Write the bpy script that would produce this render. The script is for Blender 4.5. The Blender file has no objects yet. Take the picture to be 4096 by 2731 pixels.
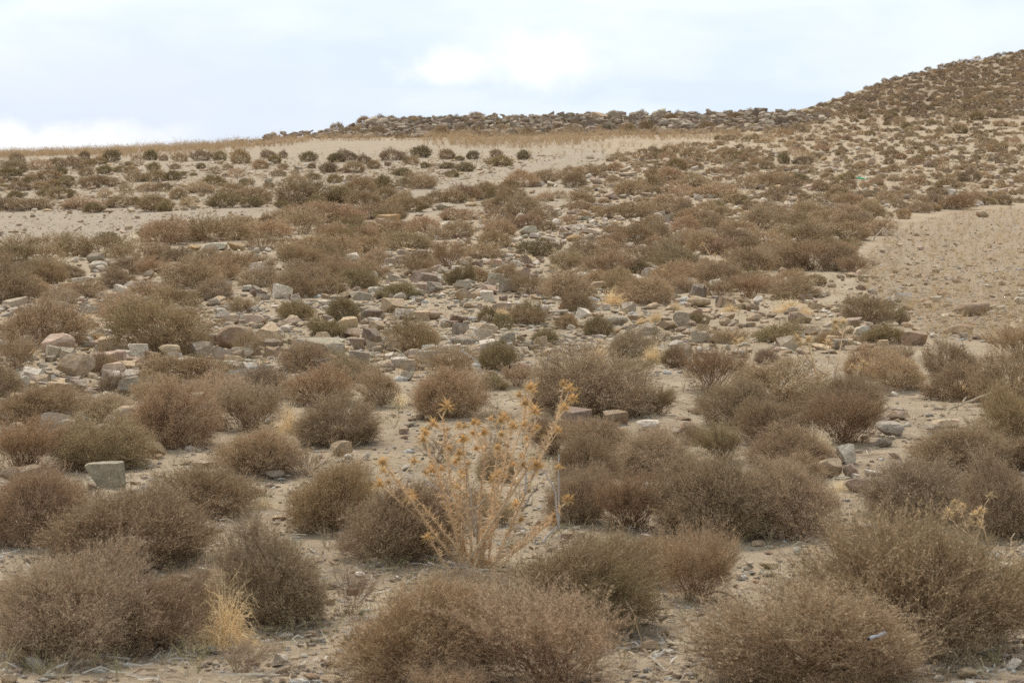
import bpy, bmesh, math, random
import numpy as np
from mathutils import Vector
rng = np.random.default_rng(7); random.seed(7)
S = bpy.context.scene
COL = S.collection
# ------------------------------------------------------------------ camera model (level camera with a shifted lens)
F, CX, HZ, EYE = 10117.0, 2048.0, 520.0, 1.5
cd = bpy.data.cameras.new('camera'); cam = bpy.data.objects.new('camera', cd); COL.objects.link(cam)
cam.location = (0, 0, EYE); cam.rotation_euler = (math.radians(90), 0, 0)
cd.sensor_width = 22.3; cd.lens = 22.3 * F / 4096; cd.shift_y = -(1365.5 - HZ) / 4096
cd.clip_start = 0.1; cd.clip_end = 3000
cd.dof.use_dof = True; cd.dof.focus_distance = 17.0; cd.dof.aperture_fstop = 8.0
S.camera = cam
S.view_settings.view_transform = 'Standard'; S.view_settings.look = 'None'
S.view_settings.exposure = 0.3; S.view_settings.gamma = 1
S.cycles.max_bounces = 6; S.cycles.diffuse_bounces = 3; S.cycles.transmission_bounces = 3; S.cycles.transparent_max_bounces = 4
S.cycles.use_denoising = False

# ------------------------------------------------------------------ noise
def vnoise(x, y, seed=0):
    xi = np.floor(x).astype(np.int64); yi = np.floor(y).astype(np.int64)
    fx = x - xi; fy = y - yi
    fx = fx*fx*(3-2*fx); fy = fy*fy*(3-2*fy)
    def hsh(a, b):
        n = (a*374761393 + b*668265263 + seed*974711) & 0xffffffff
        n = ((n ^ (n >> 13))*1274126177) & 0xffffffff
        return ((n ^ (n >> 16)) & 0xffff)/65535.0
    return (hsh(xi,yi)*(1-fx)+hsh(xi+1,yi)*fx)*(1-fy)+(hsh(xi,yi+1)*(1-fx)+hsh(xi+1,yi+1)*fx)*fy
def fbm(x, y, seed=0, o=4):
    s = 0; a = .5
    for k in range(o):
        s = s + a*(vnoise(x*2**k, y*2**k, seed+k)-.5); a *= .5
    return s
# ------------------------------------------------------------------ terrain
TY = [4, 7, 10, 16, 25, 40, 55, 70, 80, 90, 100, 110, 118, 126, 140, 165, 195, 240, 330]
near = [4314, 2688, 2037, 1468]
TC = {
 -1500: near+[1200,1010, 900, 800, 730, 668, 640, 632, 640, 655, 690, 700, 750, 800, 900],
     0: near+[1190,1000, 890, 790, 722, 664, 632, 622, 630, 645, 670, 700, 750, 800, 900],
   600: near+[1185, 985, 870, 765, 706, 650, 615, 602, 604, 612, 640, 680, 730, 780, 880],
  1000: near+[1180, 980, 860, 752, 698, 640, 600, 577, 572, 574, 595, 630, 680, 740, 860],
  1250: near+[1180, 980, 855, 745, 694, 632, 588, 560, 548, 540, 550, 580, 620, 690, 840],
  1500: near+[1180, 980, 850, 740, 690, 630, 585, 558, 540, 492, 487, 494, 500, 530, 640],
  2048: near+[1180, 980, 850, 740, 690, 630, 585, 557, 536, 484, 480, 486, 492, 515, 600],
  2700: near+[1180, 970, 845, 735, 682, 622, 577, 548, 522, 476, 468, 476, 484, 495, 560],
  3150: near+[1180, 970, 850, 750, 690, 630, 580, 540, 500, 466, 455, 455, 460, 475, 520],
  3600: near+[1180, 980, 860, 765, 705, 645, 595, 550, 515, 480, 435, 360, 304, 320, 400],
  4096: near+[1180, 985, 865, 775, 715, 655, 600, 550, 512, 478, 420, 320, 200, 225, 300],
  5500: near+[1180, 985, 870, 780, 715, 650, 590, 530, 480, 430, 350, 200,  20,  60, 150],
}
us = np.array(sorted(TC)); tab = np.array([TC[u] for u in us], float)
zt = EYE - (tab - HZ)/F*np.array(TY, float)[None, :]
LNY = np.linspace(math.log(4), math.log(330), 260); UU = np.linspace(-1500, 5500, 141)
tmp = np.array([np.interp(LNY, np.log(TY), r) for r in zt])
TG = np.array([np.interp(UU, us, tmp[:, j]) for j in range(len(LNY))])      # [Y,u]
def blur(A, n, ax):
    for _ in range(n):
        P = np.pad(A, [(1,1) if a == ax else (0,0) for a in range(2)], mode='edge')
        A = (np.take(P, range(0, A.shape[ax]), ax)+2*A+np.take(P, range(2, A.shape[ax]+2), ax))/4
    return A
TG = blur(blur(TG, 8, 0), 6, 1)
def ground(X, Y):
    X = np.asarray(X, float); Y = np.asarray(Y, float)
    Yc = np.clip(Y, 4, 330); u = np.clip(CX + F*X/np.maximum(Yc, 4), -1500, 5500)
    a = (np.log(Yc)-LNY[0])/(LNY[1]-LNY[0]); b = (u-UU[0])/(UU[1]-UU[0])
    i = np.clip(a.astype(int), 0, len(LNY)-2); j = np.clip(b.astype(int), 0, len(UU)-2)
    a = a-i; b = b-j
    z = (TG[i,j]*(1-a)*(1-b)+TG[i+1,j]*a*(1-b)+TG[i,j+1]*(1-a)*b+TG[i+1,j+1]*a*b)
    z = z + .10*fbm(X*.45, Y*.45, 3, 3)*np.clip(Y/12, .3, 1.0) + .03*fbm(X*2.3, Y*2.3, 9, 2)
    return z
MY = np.exp(np.linspace(math.log(4.5), math.log(230), 520))
def pix(x, y):
    """pixel of the photograph -> point on the terrain"""
    rx = (x-CX)/F; rz = -(y-HZ)/F
    h = ground(rx*MY, MY); d = EYE + rz*MY - h
    k = np.argmax(d < 0)
    if d[k] >= 0: k = int(np.argmin(d))
    Y = MY[k]
    if k > 0 and d[k] < 0: Y = MY[k-1]+(MY[k]-MY[k-1])*d[k-1]/(d[k-1]-d[k]+1e-9)
    return np.array([rx*Y, Y, float(ground(rx*Y, Y))])
def at_depth(x, y, Y): return np.array([(x-CX)/F*Y, Y, EYE-(y-HZ)/F*Y])
def topix(p): return CX+F*p[0]/p[1], HZ+F*(EYE-p[2])/p[1]
def inpoly(px, py, poly):
    px = np.asarray(px, float); py = np.asarray(py, float); c = np.zeros(px.shape, bool); n = len(poly)
    for i in range(n):
        x1, y1 = poly[i]; x2, y2 = poly[i-1]
        if y1 == y2: continue
        c ^= ((y1 > py) != (y2 > py)) & (px < (x2-x1)*(py-y1)/(y2-y1)+x1)
    return c
P_STRIP = [(-400,850),(600,852),(1150,838),(1450,812),(1700,742),(2000,690),(2250,630),(2420,600),(2450,635),(2250,668),(2050,710),(1900,740),(1700,778),(1500,800),(1300,822),(1150,850),(1000,872),(800,892),(560,922),(370,960),(0,985),(-400,990)]
P_LEFT = [(-60,640),(600,650),(1400,610),(2600,600),(2300,630),(2000,690),(1450,810),(600,850),(-60,850)]
P_RUB2 = [(1300,1200),(1500,1000),(2000,850),(2500,720),(3300,660),(3500,760),(2900,960),(2700,1200)]
P_RUB = [(800,1230),(1300,1185),(1500,1010),(2050,850),(2300,820),(2450,960),(2350,1150),(2700,1240),(2600,1360),(1900,1470),(1300,1460),(900,1450)]
P_FIELD = [(3420,1130),(3480,1010),(3560,930),(3740,868),(3900,840),(4600,800),(4600,1420),(4096,1385),(3720,1350),(3640,1280),(3520,1220)]
# ------------------------------------------------------------------ materials
def nt(m):
    m.use_nodes = True; t = m.node_tree; t.nodes.clear(); return t
def N(t, ty, **kw):
    n = t.nodes.new(ty)
    for k, v in kw.items():
        if k in n.inputs: n.inputs[k].default_value = v
        else: setattr(n, k, v)
    return n
def L(t, a, b): t.links.new(a, b)
def mixc(t, f, a, b, bt='MIX'):
    n = t.nodes.new('ShaderNodeMix'); n.data_type = 'RGBA'; n.blend_type = bt
    for i, v in ((0, f), (6, a), (7, b)):
        if isinstance(v, bpy.types.NodeSocket): L(t, v, n.inputs[i])
        else: n.inputs[i].default_value = v if i == 0 else (tuple(v)+(1,))[:4]
    return n.outputs[2]
def ramp(t, f, stops):
    r = t.nodes.new('ShaderNodeValToRGB'); L(t, f, r.inputs[0]); e = r.color_ramp.elements
    while len(e) < len(stops): e.new(.5)
    for k, (p, c) in enumerate(stops):
        e[k].position = p; e[k].color = (tuple(c)+(1,))[:4] if not isinstance(c, (int, float)) else (c, c, c, 1)
    return r.outputs[0]
def noise(t, vec, sc, det=4, rough=.55, dist=0):
    n = N(t, 'ShaderNodeTexNoise'); n.inputs['Scale'].default_value = sc; n.inputs['Detail'].default_value = det
    n.inputs['Roughness'].default_value = rough; n.inputs['Distortion'].default_value = dist
    L(t, vec, n.inputs['Vector']); return n.outputs['Fac']
def mul(t, a, b, op='MULTIPLY'):
    n = t.nodes.new('ShaderNodeMath'); n.operation = op
    for i, v in enumerate((a, b)):
        if isinstance(v, bpy.types.NodeSocket): L(t, v, n.inputs[i])
        else: n.inputs[i].default_value = v
    return n.outputs[0]
OLIVE = (.225, .178, .087)
def plant_mat(name, branch=False, direct=False, trans=.10):
    m = bpy.data.materials.new(name); t = nt(m)
    out = N(t, 'ShaderNodeOutputMaterial'); at = N(t, 'ShaderNodeAttribute', attribute_name='fx')
    if direct: c = at.outputs['Color']
    else:
        oi = N(t, 'ShaderNodeObjectInfo'); sp = N(t, 'ShaderNodeSeparateColor'); L(t, at.outputs['Color'], sp.inputs[0])
        c = oi.outputs['Color']
        if branch: c = mixc(t, .62, c, (.17, .098, .056))
        c = mixc(t, sp.outputs[0], c, OLIVE)
        g = N(t, 'ShaderNodeMapRange'); L(t, sp.outputs[1], g.inputs[0]); g.inputs[3].default_value = .62; g.inputs[4].default_value = 1.45
        c2 = N(t, 'ShaderNodeVectorMath', operation='SCALE'); L(t, c, c2.inputs[0]); L(t, g.outputs[0], c2.inputs['Scale'])
        c = c2.outputs[0]
    d = N(t, 'ShaderNodeBsdfDiffuse'); L(t, c, d.inputs[0])
    tr = N(t, 'ShaderNodeBsdfTranslucent'); L(t, c, tr.inputs[0])
    mx = N(t, 'ShaderNodeMixShader'); mx.inputs[0].default_value = trans
    L(t, d.outputs[0], mx.inputs[1]); L(t, tr.outputs[0], mx.inputs[2]); L(t, mx.outputs[0], out.inputs[0]); return m
M_FOL = plant_mat('dry_foliage'); M_BR = plant_mat('dry_branch', branch=True, trans=.05); M_STEM = plant_mat('dry_stem', trans=.1)
M_STUFF = plant_mat('dry_plants', direct=True)
def rock_mat(name, direct=False):
    m = bpy.data.materials.new(name); t = nt(m); out = N(t, 'ShaderNodeOutputMaterial')
    if direct:
        at = N(t, 'ShaderNodeAttribute', attribute_name='fx'); base = at.outputs['Color']
        ge = N(t, 'ShaderNodeNewGeometry'); v = ge.outputs['Position']; k = 1.0
    else:
        oi = N(t, 'ShaderNodeObjectInfo'); base = oi.outputs['Color']
        ge = N(t, 'ShaderNodeNewGeometry'); v = ge.outputs['Position']; k = 1.0
    n1 = noise(t, v, 7, 5, .65, .4); n2 = noise(t, v, 38, 5, .7); n3 = noise(t, v, 15, 6, .75, .8); n4 = noise(t, v, 140, 3, .7)
    c = mixc(t, ramp(t, n1, [(.38, 0), (.66, 1)]), base, (.36, .27, .185))
    c = mixc(t, .55, base, c)
    c = mixc(t, mul(t, ramp(t, n3, [(.55, 0), (.64, 1)]), .6), c, (.57, .525, .445))          # pale lichen and lime crust
    c = mixc(t, mul(t, ramp(t, n3, [(.33, 1), (.42, 0)]), .55), c, (.19, .155, .115))       # dark lichen and desert varnish
    g = N(t, 'ShaderNodeMapRange'); L(t, n2, g.inputs[0]); g.inputs[1].default_value = .25; g.inputs[2].default_value = .75; g.inputs[3].default_value = .62; g.inputs[4].default_value = 1.35
    sc = N(t, 'ShaderNodeVectorMath', operation='SCALE'); L(t, c, sc.inputs[0]); L(t, g.outputs[0], sc.inputs['Scale'])
    b = N(t, 'ShaderNodeBsdfPrincipled'); L(t, sc.outputs[0], b.inputs['Base Color']); b.inputs['Roughness'].default_value = .93
    b.inputs['Specular IOR Level'].default_value = .2
    bp = N(t, 'ShaderNodeBump'); bp.inputs['Strength'].default_value = .85; bp.inputs['Distance'].default_value = .02
    hh = mul(t, mul(t, n2, .8), n4, 'ADD'); hh = mul(t, hh, mul(t, n3, 1.4), 'ADD'); L(t, hh, bp.inputs['Height']); L(t, bp.outputs[0], b.inputs['Normal'])
    L(t, b.outputs[0], out.inputs[0]); return m
M_ROCK = rock_mat('weathered_rock'); M_STONES = rock_mat('small_stone', True)
def flat_mat(name, c, rough=.8, spec=.3):
    m = bpy.data.materials.new(name); t = nt(m); out = N(t, 'ShaderNodeOutputMaterial'); b = N(t, 'ShaderNodeBsdfPrincipled')
    ge = N(t, 'ShaderNodeNewGeometry'); n = noise(t, ge.outputs['Position'], 60, 4)
    L(t, mixc(t, n, [x*.72 for x in c], [min(1, x*1.2) for x in c]), b.inputs['Base Color'])
    b.inputs['Roughness'].default_value = rough; b.inputs['Specular IOR Level'].default_value = spec
    L(t, b.outputs[0], out.inputs[0]); return m
def ground_mat():
    m = bpy.data.materials.new('dry_sandy_soil'); t = nt(m); out = N(t, 'ShaderNodeOutputMaterial')
    ge = N(t, 'ShaderNodeNewGeometry'); v = ge.outputs['Position']; at = N(t, 'ShaderNodeAttribute', attribute_name='fx')
    sp = N(t, 'ShaderNodeSeparateColor'); L(t, at.outputs['Color'], sp.inputs[0])
    n1 = noise(t, v, .9, 6, .6, .5); n2 = noise(t, v, 5, 6, .65); n3 = noise(t, v, 40, 5, .7); n4 = noise(t, v, 160, 3, .7)
    c = mixc(t, ramp(t, n1, [(.35, 0), (.65, 1)]), (.375, .280, .176), (.45, .350, .234))
    c = mixc(t, sp.outputs[0], c, (.355, .262, .172))        # the orange-brown field
    c = mixc(t, sp.outputs[1], c, (.36, .292, .212))           # the pale gravelly strip
    c = mixc(t, sp.outputs[2], c, (.265, .195, .125))        # the darker soil of ridge and hill
    n5 = noise(t, v, 2.2, 7, .72, .3)
    c = mixc(t, mul(t, ramp(t, n5, [(.45, 0), (.60, 1)]), .6), c, (.265, .195, .13))
    c = mixc(t, mul(t, ramp(t, n2, [(.5, 0), (.66, 1)]), .5), c, (.31, .225, .145))
    c = mixc(t, mul(t, ramp(t, n3, [(.56, 0), (.66, 1)]), .5), c, (.24, .18, .125))
    c = mixc(t, mul(t, ramp(t, n4, [(.60, 0), (.68, 1)]), .5), c, (.58, .53, .46))
    b = N(t, 'ShaderNodeBsdfPrincipled'); L(t, c, b.inputs['Base Color']); b.inputs['Roughness'].default_value = .95
    b.inputs['Specular IOR Level'].default_value = .1
    bp = N(t, 'ShaderNodeBump'); bp.inputs['Strength'].default_value = .7; bp.inputs['Distance'].default_value = .025
    L(t, mul(t, mul(t, n2, 1.2), mul(t, n3, mul(t, n4, .6, 'ADD')), 'ADD'), bp.inputs['Height']); L(t, bp.outputs[0], b.inputs['Normal'])
    L(t, b.outputs[0], out.inputs[0]); return m
# ------------------------------------------------------------------ mesh helpers
def mk_mesh(name, V, T, fx=None, mats=(), mi=None, smooth=False):
    V = np.asarray(V, np.float32); T = np.asarray(T, np.int32)
    me = bpy.data.meshes.new(name); me.vertices.add(len(V)); me.vertices.foreach_set('co', V.ravel())
    me.loops.add(T.size); me.loops.foreach_set('vertex_index', T.ravel())
    k = T.shape[1]; me.polygons.add(len(T)); me.polygons.foreach_set('loop_start', np.arange(0, T.size, k, dtype=np.int32))
    me.polygons.foreach_set('loop_total', np.full(len(T), k, np.int32))
    for m in mats: me.materials.append(m)
    if mi is not None: me.polygons.foreach_set('material_index', np.asarray(mi, np.int32))
    me.polygons.foreach_set('use_smooth', np.full(len(T), smooth, bool))
    if fx is not None:
        a = me.attributes.new('fx', 'FLOAT_COLOR', 'POINT')
        A = np.ones((len(V), 4), np.float32); A[:, :fx.shape[1]] = fx; a.data.foreach_set('color', A.ravel())
    me.update(); me.validate(); return me
class Acc:
    def __init__(s): s.V = []; s.T = []; s.C = []; s.M = []; s.n = 0
    def add(s, V, T, C=None, m=0):
        s.V.append(V); s.T.append(T+s.n); s.n += len(V); s.M.append(np.full(len(T), m))
        s.C.append(np.zeros((len(V), 3)) if C is None else (np.broadcast_to(np.asarray(C, float), (len(V), 3))))
    def mesh(s, name, mats, smooth=False):
        return mk_mesh(name, np.concatenate(s.V), np.concatenate(s.T), np.concatenate(s.C), mats, np.concatenate(s.M), smooth)
def nrm(a): return a/np.maximum(np.linalg.norm(a, axis=-1, keepdims=True), 1e-9)
def rdir(n): return nrm(rng.normal(size=(n, 3)))
def ribbons(P, W):
    """P (n,k,3) centre lines, W (n,k) widths -> ribbons"""
    n, k, _ = P.shape; t = nrm(P[:, -1]-P[:, 0]); s = nrm(np.cross(t, rdir(n)))
    A = P+s[:, None]*W[..., None]/2; B = P-s[:, None]*W[..., None]/2
    V = np.stack([A, B], 2).reshape(-1, 3); b = (np.arange(n)*2*k)[:, None]+(np.arange(k-1)*2)[None]; b = b.ravel()
    T = np.concatenate([np.stack([b, b+1, b+2], 1), np.stack([b+1, b+3, b+2], 1)]); return V, T
def spikes(O, D, ln, w):
    """thin tapering triangles"""
    n = len(O); s = nrm(np.cross(D, rdir(n))); w = np.broadcast_to(w, n)[:, None]; ln = np.broadcast_to(ln, n)[:, None]
    V = np.stack([O+s*w/2, O-s*w/2, O+D*ln], 1).reshape(-1, 3); return V, np.arange(3*n).reshape(-1, 3)
def flakes(O, s):
    n = len(O); a = rdir(n); b = nrm(np.cross(a, rdir(n))); s = np.broadcast_to(s, n)[:, None]
    V = np.stack([O-a*s*.6, O+b*s*.55, O+a*s*.7], 1).reshape(-1, 3); return V, np.arange(3*n).reshape(-1, 3)
def tube(P, R, k=5):
    P = np.asarray(P, float); n = len(P); R = np.broadcast_to(R, n); T = np.gradient(P, axis=0); T = nrm(T)
    up = np.array([0, 0, 1.]) if abs(T[0][2]) < .9 else np.array([0, 1., 0]); a = nrm(np.cross(T, up)); b = np.cross(T, a)
    th = np.arange(k)*2*np.pi/k
    V = (P[:, None]+R[:, None, None]*(a[:, None]*np.cos(th)[None, :, None]+b[:, None]*np.sin(th)[None, :, None])).reshape(-1, 3)
    f = []
    for i in range(n-1):
        for j in range(k):
            q = i*k+j; r = i*k+(j+1) % k; f += [(q, r, q+k), (r, r+k, q+k)]
    for j in range(1, k-1): f += [(0, j+1, j), ((n-1)*k, (n-1)*k+j, (n-1)*k+j+1)]
    return V, np.array(f)
def link(name, data, parent=None, loc=None, mat_scale=None, rotz=0):
    o = bpy.data.objects.new(name, data); COL.objects.link(o)
    if parent: o.parent = parent
    if loc is not None: o.location = tuple(float(x) for x in loc)
    if mat_scale is not None: o.scale = mat_scale
    o.rotation_euler = (0, 0, rotz); return o
THINGS = []           # every top-level thing with what its label needs
def put(o, cat, desc, px, py, kindkey, group=None, label=None):
    o['category'] = cat
    if group: o['group'] = group
    THINGS.append(dict(o=o, cat=cat, desc=desc, x=px, y=py, k=kindkey, label=label))

# ------------------------------------------------------------------ ground sheet
def build_ground():
    Yr = np.concatenate([np.linspace(-18, 5.2, 40), np.exp(np.linspace(math.log(5.35), math.log(14), 330)), np.exp(np.linspace(math.log(14.06), math.log(150), 420)), np.exp(np.linspace(math.log(151), math.log(420), 60))])
    w = np.linspace(-1, 1, 641); w = .62*w+.38*w**3
    Yg, Wg = np.meshgrid(Yr, w, indexing='ij'); Xg = Wg*(np.maximum(Yg, 0)*.42+9)
    Zg = ground(Xg, Yg) + np.where(Yg < 40, .022*fbm(Xg*7, Yg*7, 21, 3)+.010*fbm(Xg*26, Yg*26, 31, 2), 0)
    Zg -= np.where(Yg > 330, (Yg-330)*.05, 0)
    V = np.stack([Xg, Yg, Zg], -1).reshape(-1, 3); a, b = Xg.shape
    q = (np.arange(a-1)[:, None]*b+np.arange(b-1)[None]).ravel(); T = np.stack([q, q+1, q+b+1, q+b], 1)
    ys = np.maximum(Yg, 4.5); px = CX+F*Xg/ys; py = HZ+F*(EYE-Zg)/ys
    px = px+60*fbm(Xg*.5, Yg*.5, 5, 3); py = py+25*fbm(Xg*.3, Yg*.3, 6, 3)
    f1 = inpoly(px, py, P_FIELD).astype(float); f2 = inpoly(px, py, P_STRIP).astype(float)+((py < 860) & (px < 2400) & (py > 560))*.7
    f1 = np.clip(blur(blur(f1, 6, 0), 6, 1), 0, 1); f2 = np.clip(blur(blur(f2, 6, 0), 6, 1), 0, 1)
    fx = np.stack([f1.ravel(), f2.ravel(), np.clip((Yg-118)/20, 0, 1).ravel()], 1)
    o = link('ground', mk_mesh('ground', V, T, fx, [ground_mat()], smooth=True)); o['kind'] = 'structure'
    o['label'] = 'dry sandy hillside ground rising to a ridge and a hill'
build_ground()
RK_TXT = """
237 1420 138 88 k round|300 1512 158 104 t rough|430 1952 168 104 l block|125 1940 98 82 b block|45 1927 98 62 t rough|620 1830 98 68 t slab|1078 1380 112 90 t rough|1270 1427 232 78 l slab|950 1402 168 104 b round|1020 1302 92 46 k slab|925 1302 76 42 t block|1160 1307 96 36 k slab|950 1437 92 42 b round|1080 1430 72 46 b block|610 1442 66 42 b slab|410 1337 76 26 w slab|400 1367 62 36 o round|30 1340 72 42 g round|60 1232 118 37 g slab|820 1870 82 30 k slab|1100 1914 86 36 g round|1365 1822 92 62 t rough|743 1855 56 15 t slab|887 1258 62 33 w rough|860 1324 56 23 w slab
1495 1282 102 56 l rough|1570 1252 106 62 t block|1622 1274 84 43 w block|1720 1280 82 38 b round|1485 1382 84 74 p block|1507 1327 76 46 t block|1423 1397 72 46 k block|1340 1430 86 62 l rough|1840 1340 70 50 g block|1857 1367 76 31 k slab|1835 1292 76 35 p slab|1940 1332 92 39 t slab|2015 1252 84 42 k block|2230 1262 90 25 g slab|2290 1709 153 78 p slab|2175 1714 98 47 p slab|2460 1700 100 60 b block|2595 1722 104 44 w rough|2620 1767 74 43 w block|2573 1307 66 42 o round|2540 1292 52 37 b block|2472 1302 88 42 l round|2680 1322 92 43 t slab|1617 1735 46 29 k block|1645 1707 41 25 g block|1650 1685 38 19 b block|1465 1837 35 35 w block|1628 1877 53 21 w slab|1690 1460 66 25 g slab|1640 1482 63 31 p block|1563 1482 41 31 k round|1635 1522 56 43 w round|1970 1502 53 26 b slab|2062 1479 51 25 k block|2100 1476 57 29 k block|2478 1880 53 35 w rough
2755 1780 143 98 b round|3550 1747 124 60 w rough|3535 1792 72 43 g round|3735 1732 80 41 g round|3785 1710 107 34 t slab|3392 1857 86 82 w block|3325 1912 98 82 t round|3400 1912 64 60 k round|3425 1970 94 62 k round|3497 1905 87 28 w slab|3580 1882 72 37 g round|3580 1834 56 33 k slab|3590 1680 94 40 b slab|3592 1650 59 29 g block|3665 1382 98 60 b slab|3680 1337 70 25 t slab|3895 1264 148 55 b slab|3012 1247 52 40 b round|2720 1310 72 64 g block|3615 1300 66 62 b round|3255 1332 62 35 b slab|3200 1350 46 33 w slab|3463 1307 61 27 w slab|3628 1312 46 27 t round|3840 1337 118 40 b round|3955 1360 56 23 k round|3905 1360 41 29 b round|2790 1657 56 29 t round|2730 1684 72 21 b slab|2810 1860 62 33 t round
3030 2187 53 29 t block|3080 2274 78 30 t slab|3118 2252 27 19 w round|2958 2320 31 25 w round|3023 2335 33 21 b round|3074 2222 43 25 b block|2800 2459 51 35 w round|2986 2265 35 17 t round|3188 2217 35 35 w rough|3868 2714 84 44 t round|3755 2729 52 38 w block|4070 2652 62 42 k block|4050 2674 67 26 w slab|4025 2614 55 31 b block|2662 2544 37 35 t round|2683 2614 41 23 w block|2595 2612 78 54 b slab|2490 2680 49 39 t round|2670 2707 47 29 t round|2270 2159 59 35 k block|2328 2150 37 27 w block|2085 2145 47 31 w rough|2590 2172 51 43 w round|1526 2267 43 19 w slab|1465 2255 33 19 t round|745 2324 71 29 g slab|790 2366 47 27 t round|1140 2550 67 21 w slab|1040 1984 51 35 b round|1083 1987 35 21 g block|1120 2077 67 17 t slab|1210 2134 39 17 k round|1277 2140 43 19 k slab
385 1052 76 42 g round|393 1082 76 39 w round|592 1117 56 41 g block|480 1110 69 37 t round|337 1142 94 35 w slab|495 1177 73 37 w round|573 1132 56 23 t slab|860 1002 112 31 l slab|945 1004 74 35 o block|775 1005 66 29 o block|1023 1015 61 27 g round|1103 1177 51 42 w round|985 1167 43 31 w block|715 1067 73 19 t slab
1553 895 103 38 o slab|1780 840 80 33 l rough|1700 832 62 27 l rough|1883 826 51 21 t block|1860 880 98 29 t slab|1562 1064 49 39 g block|1862 1054 56 31 t block|2065 1065 57 35 l rough|2110 1064 42 40 p block|1700 1132 113 44 p block|1607 1144 46 33 g round|1715 1167 104 35 g slab|1930 1192 93 31 t slab|2205 972 87 28 g slab|2252 937 49 37 k block|2295 920 83 25 w slab|2368 940 87 31 k round|2297 967 66 35 o rough|2358 968 53 31 g block|2113 942 77 39 l rough|2550 902 56 23 b round|2478 882 49 25 k block|2675 895 59 43 g round|2510 707 80 22 g slab|2385 737 54 32 k block|2155 747 46 25 w slab|2205 747 50 23 l slab
2790 1192 74 58 p block|2795 1228 98 41 t slab|3128 1092 38 28 b block|3408 1104 62 19 b slab|3362 1114 36 20 t slab|3610 1207 91 40 w block|2924 802 44 26 o block|3176 656 38 24 w round|3293 644 32 22 o block|2913 720 36 26 b block|3930 870 53 35 t block
1480 508 60 40 g round|1530 505 52 38 g block|1600 520 46 30 g round|2150 512 70 34 l block|2190 500 60 36 g block|2390 490 78 40 b slab|2455 500 22 40 p block|2530 498 66 40 p block|2700 500 48 30 g block|2800 500 50 28 p block|2000 520 50 24 g block|2290 520 44 30 g block|1290 552 40 24 p round|1170 552 34 22 p round
"""
ROCKPX = [tuple(map(float, e.split()[:4])) for ln in RK_TXT.strip().split('\n') for e in ln.split('|')]
ROCKPX = [(x, y, w, h) for x, y, w, h in ROCKPX if w*h > 700 and y > 560]+[(3444, 726, 60, 26), (3333, 1550, 130, 90), (3830, 1640, 200, 60), (3540, 965, 120, 50), (1030, 1258, 70, 55), (1595, 1622, 110, 80), (905, 2560, 240, 250), (1155, 1732, 120, 140), (3268, 1800, 150, 90)]
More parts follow.
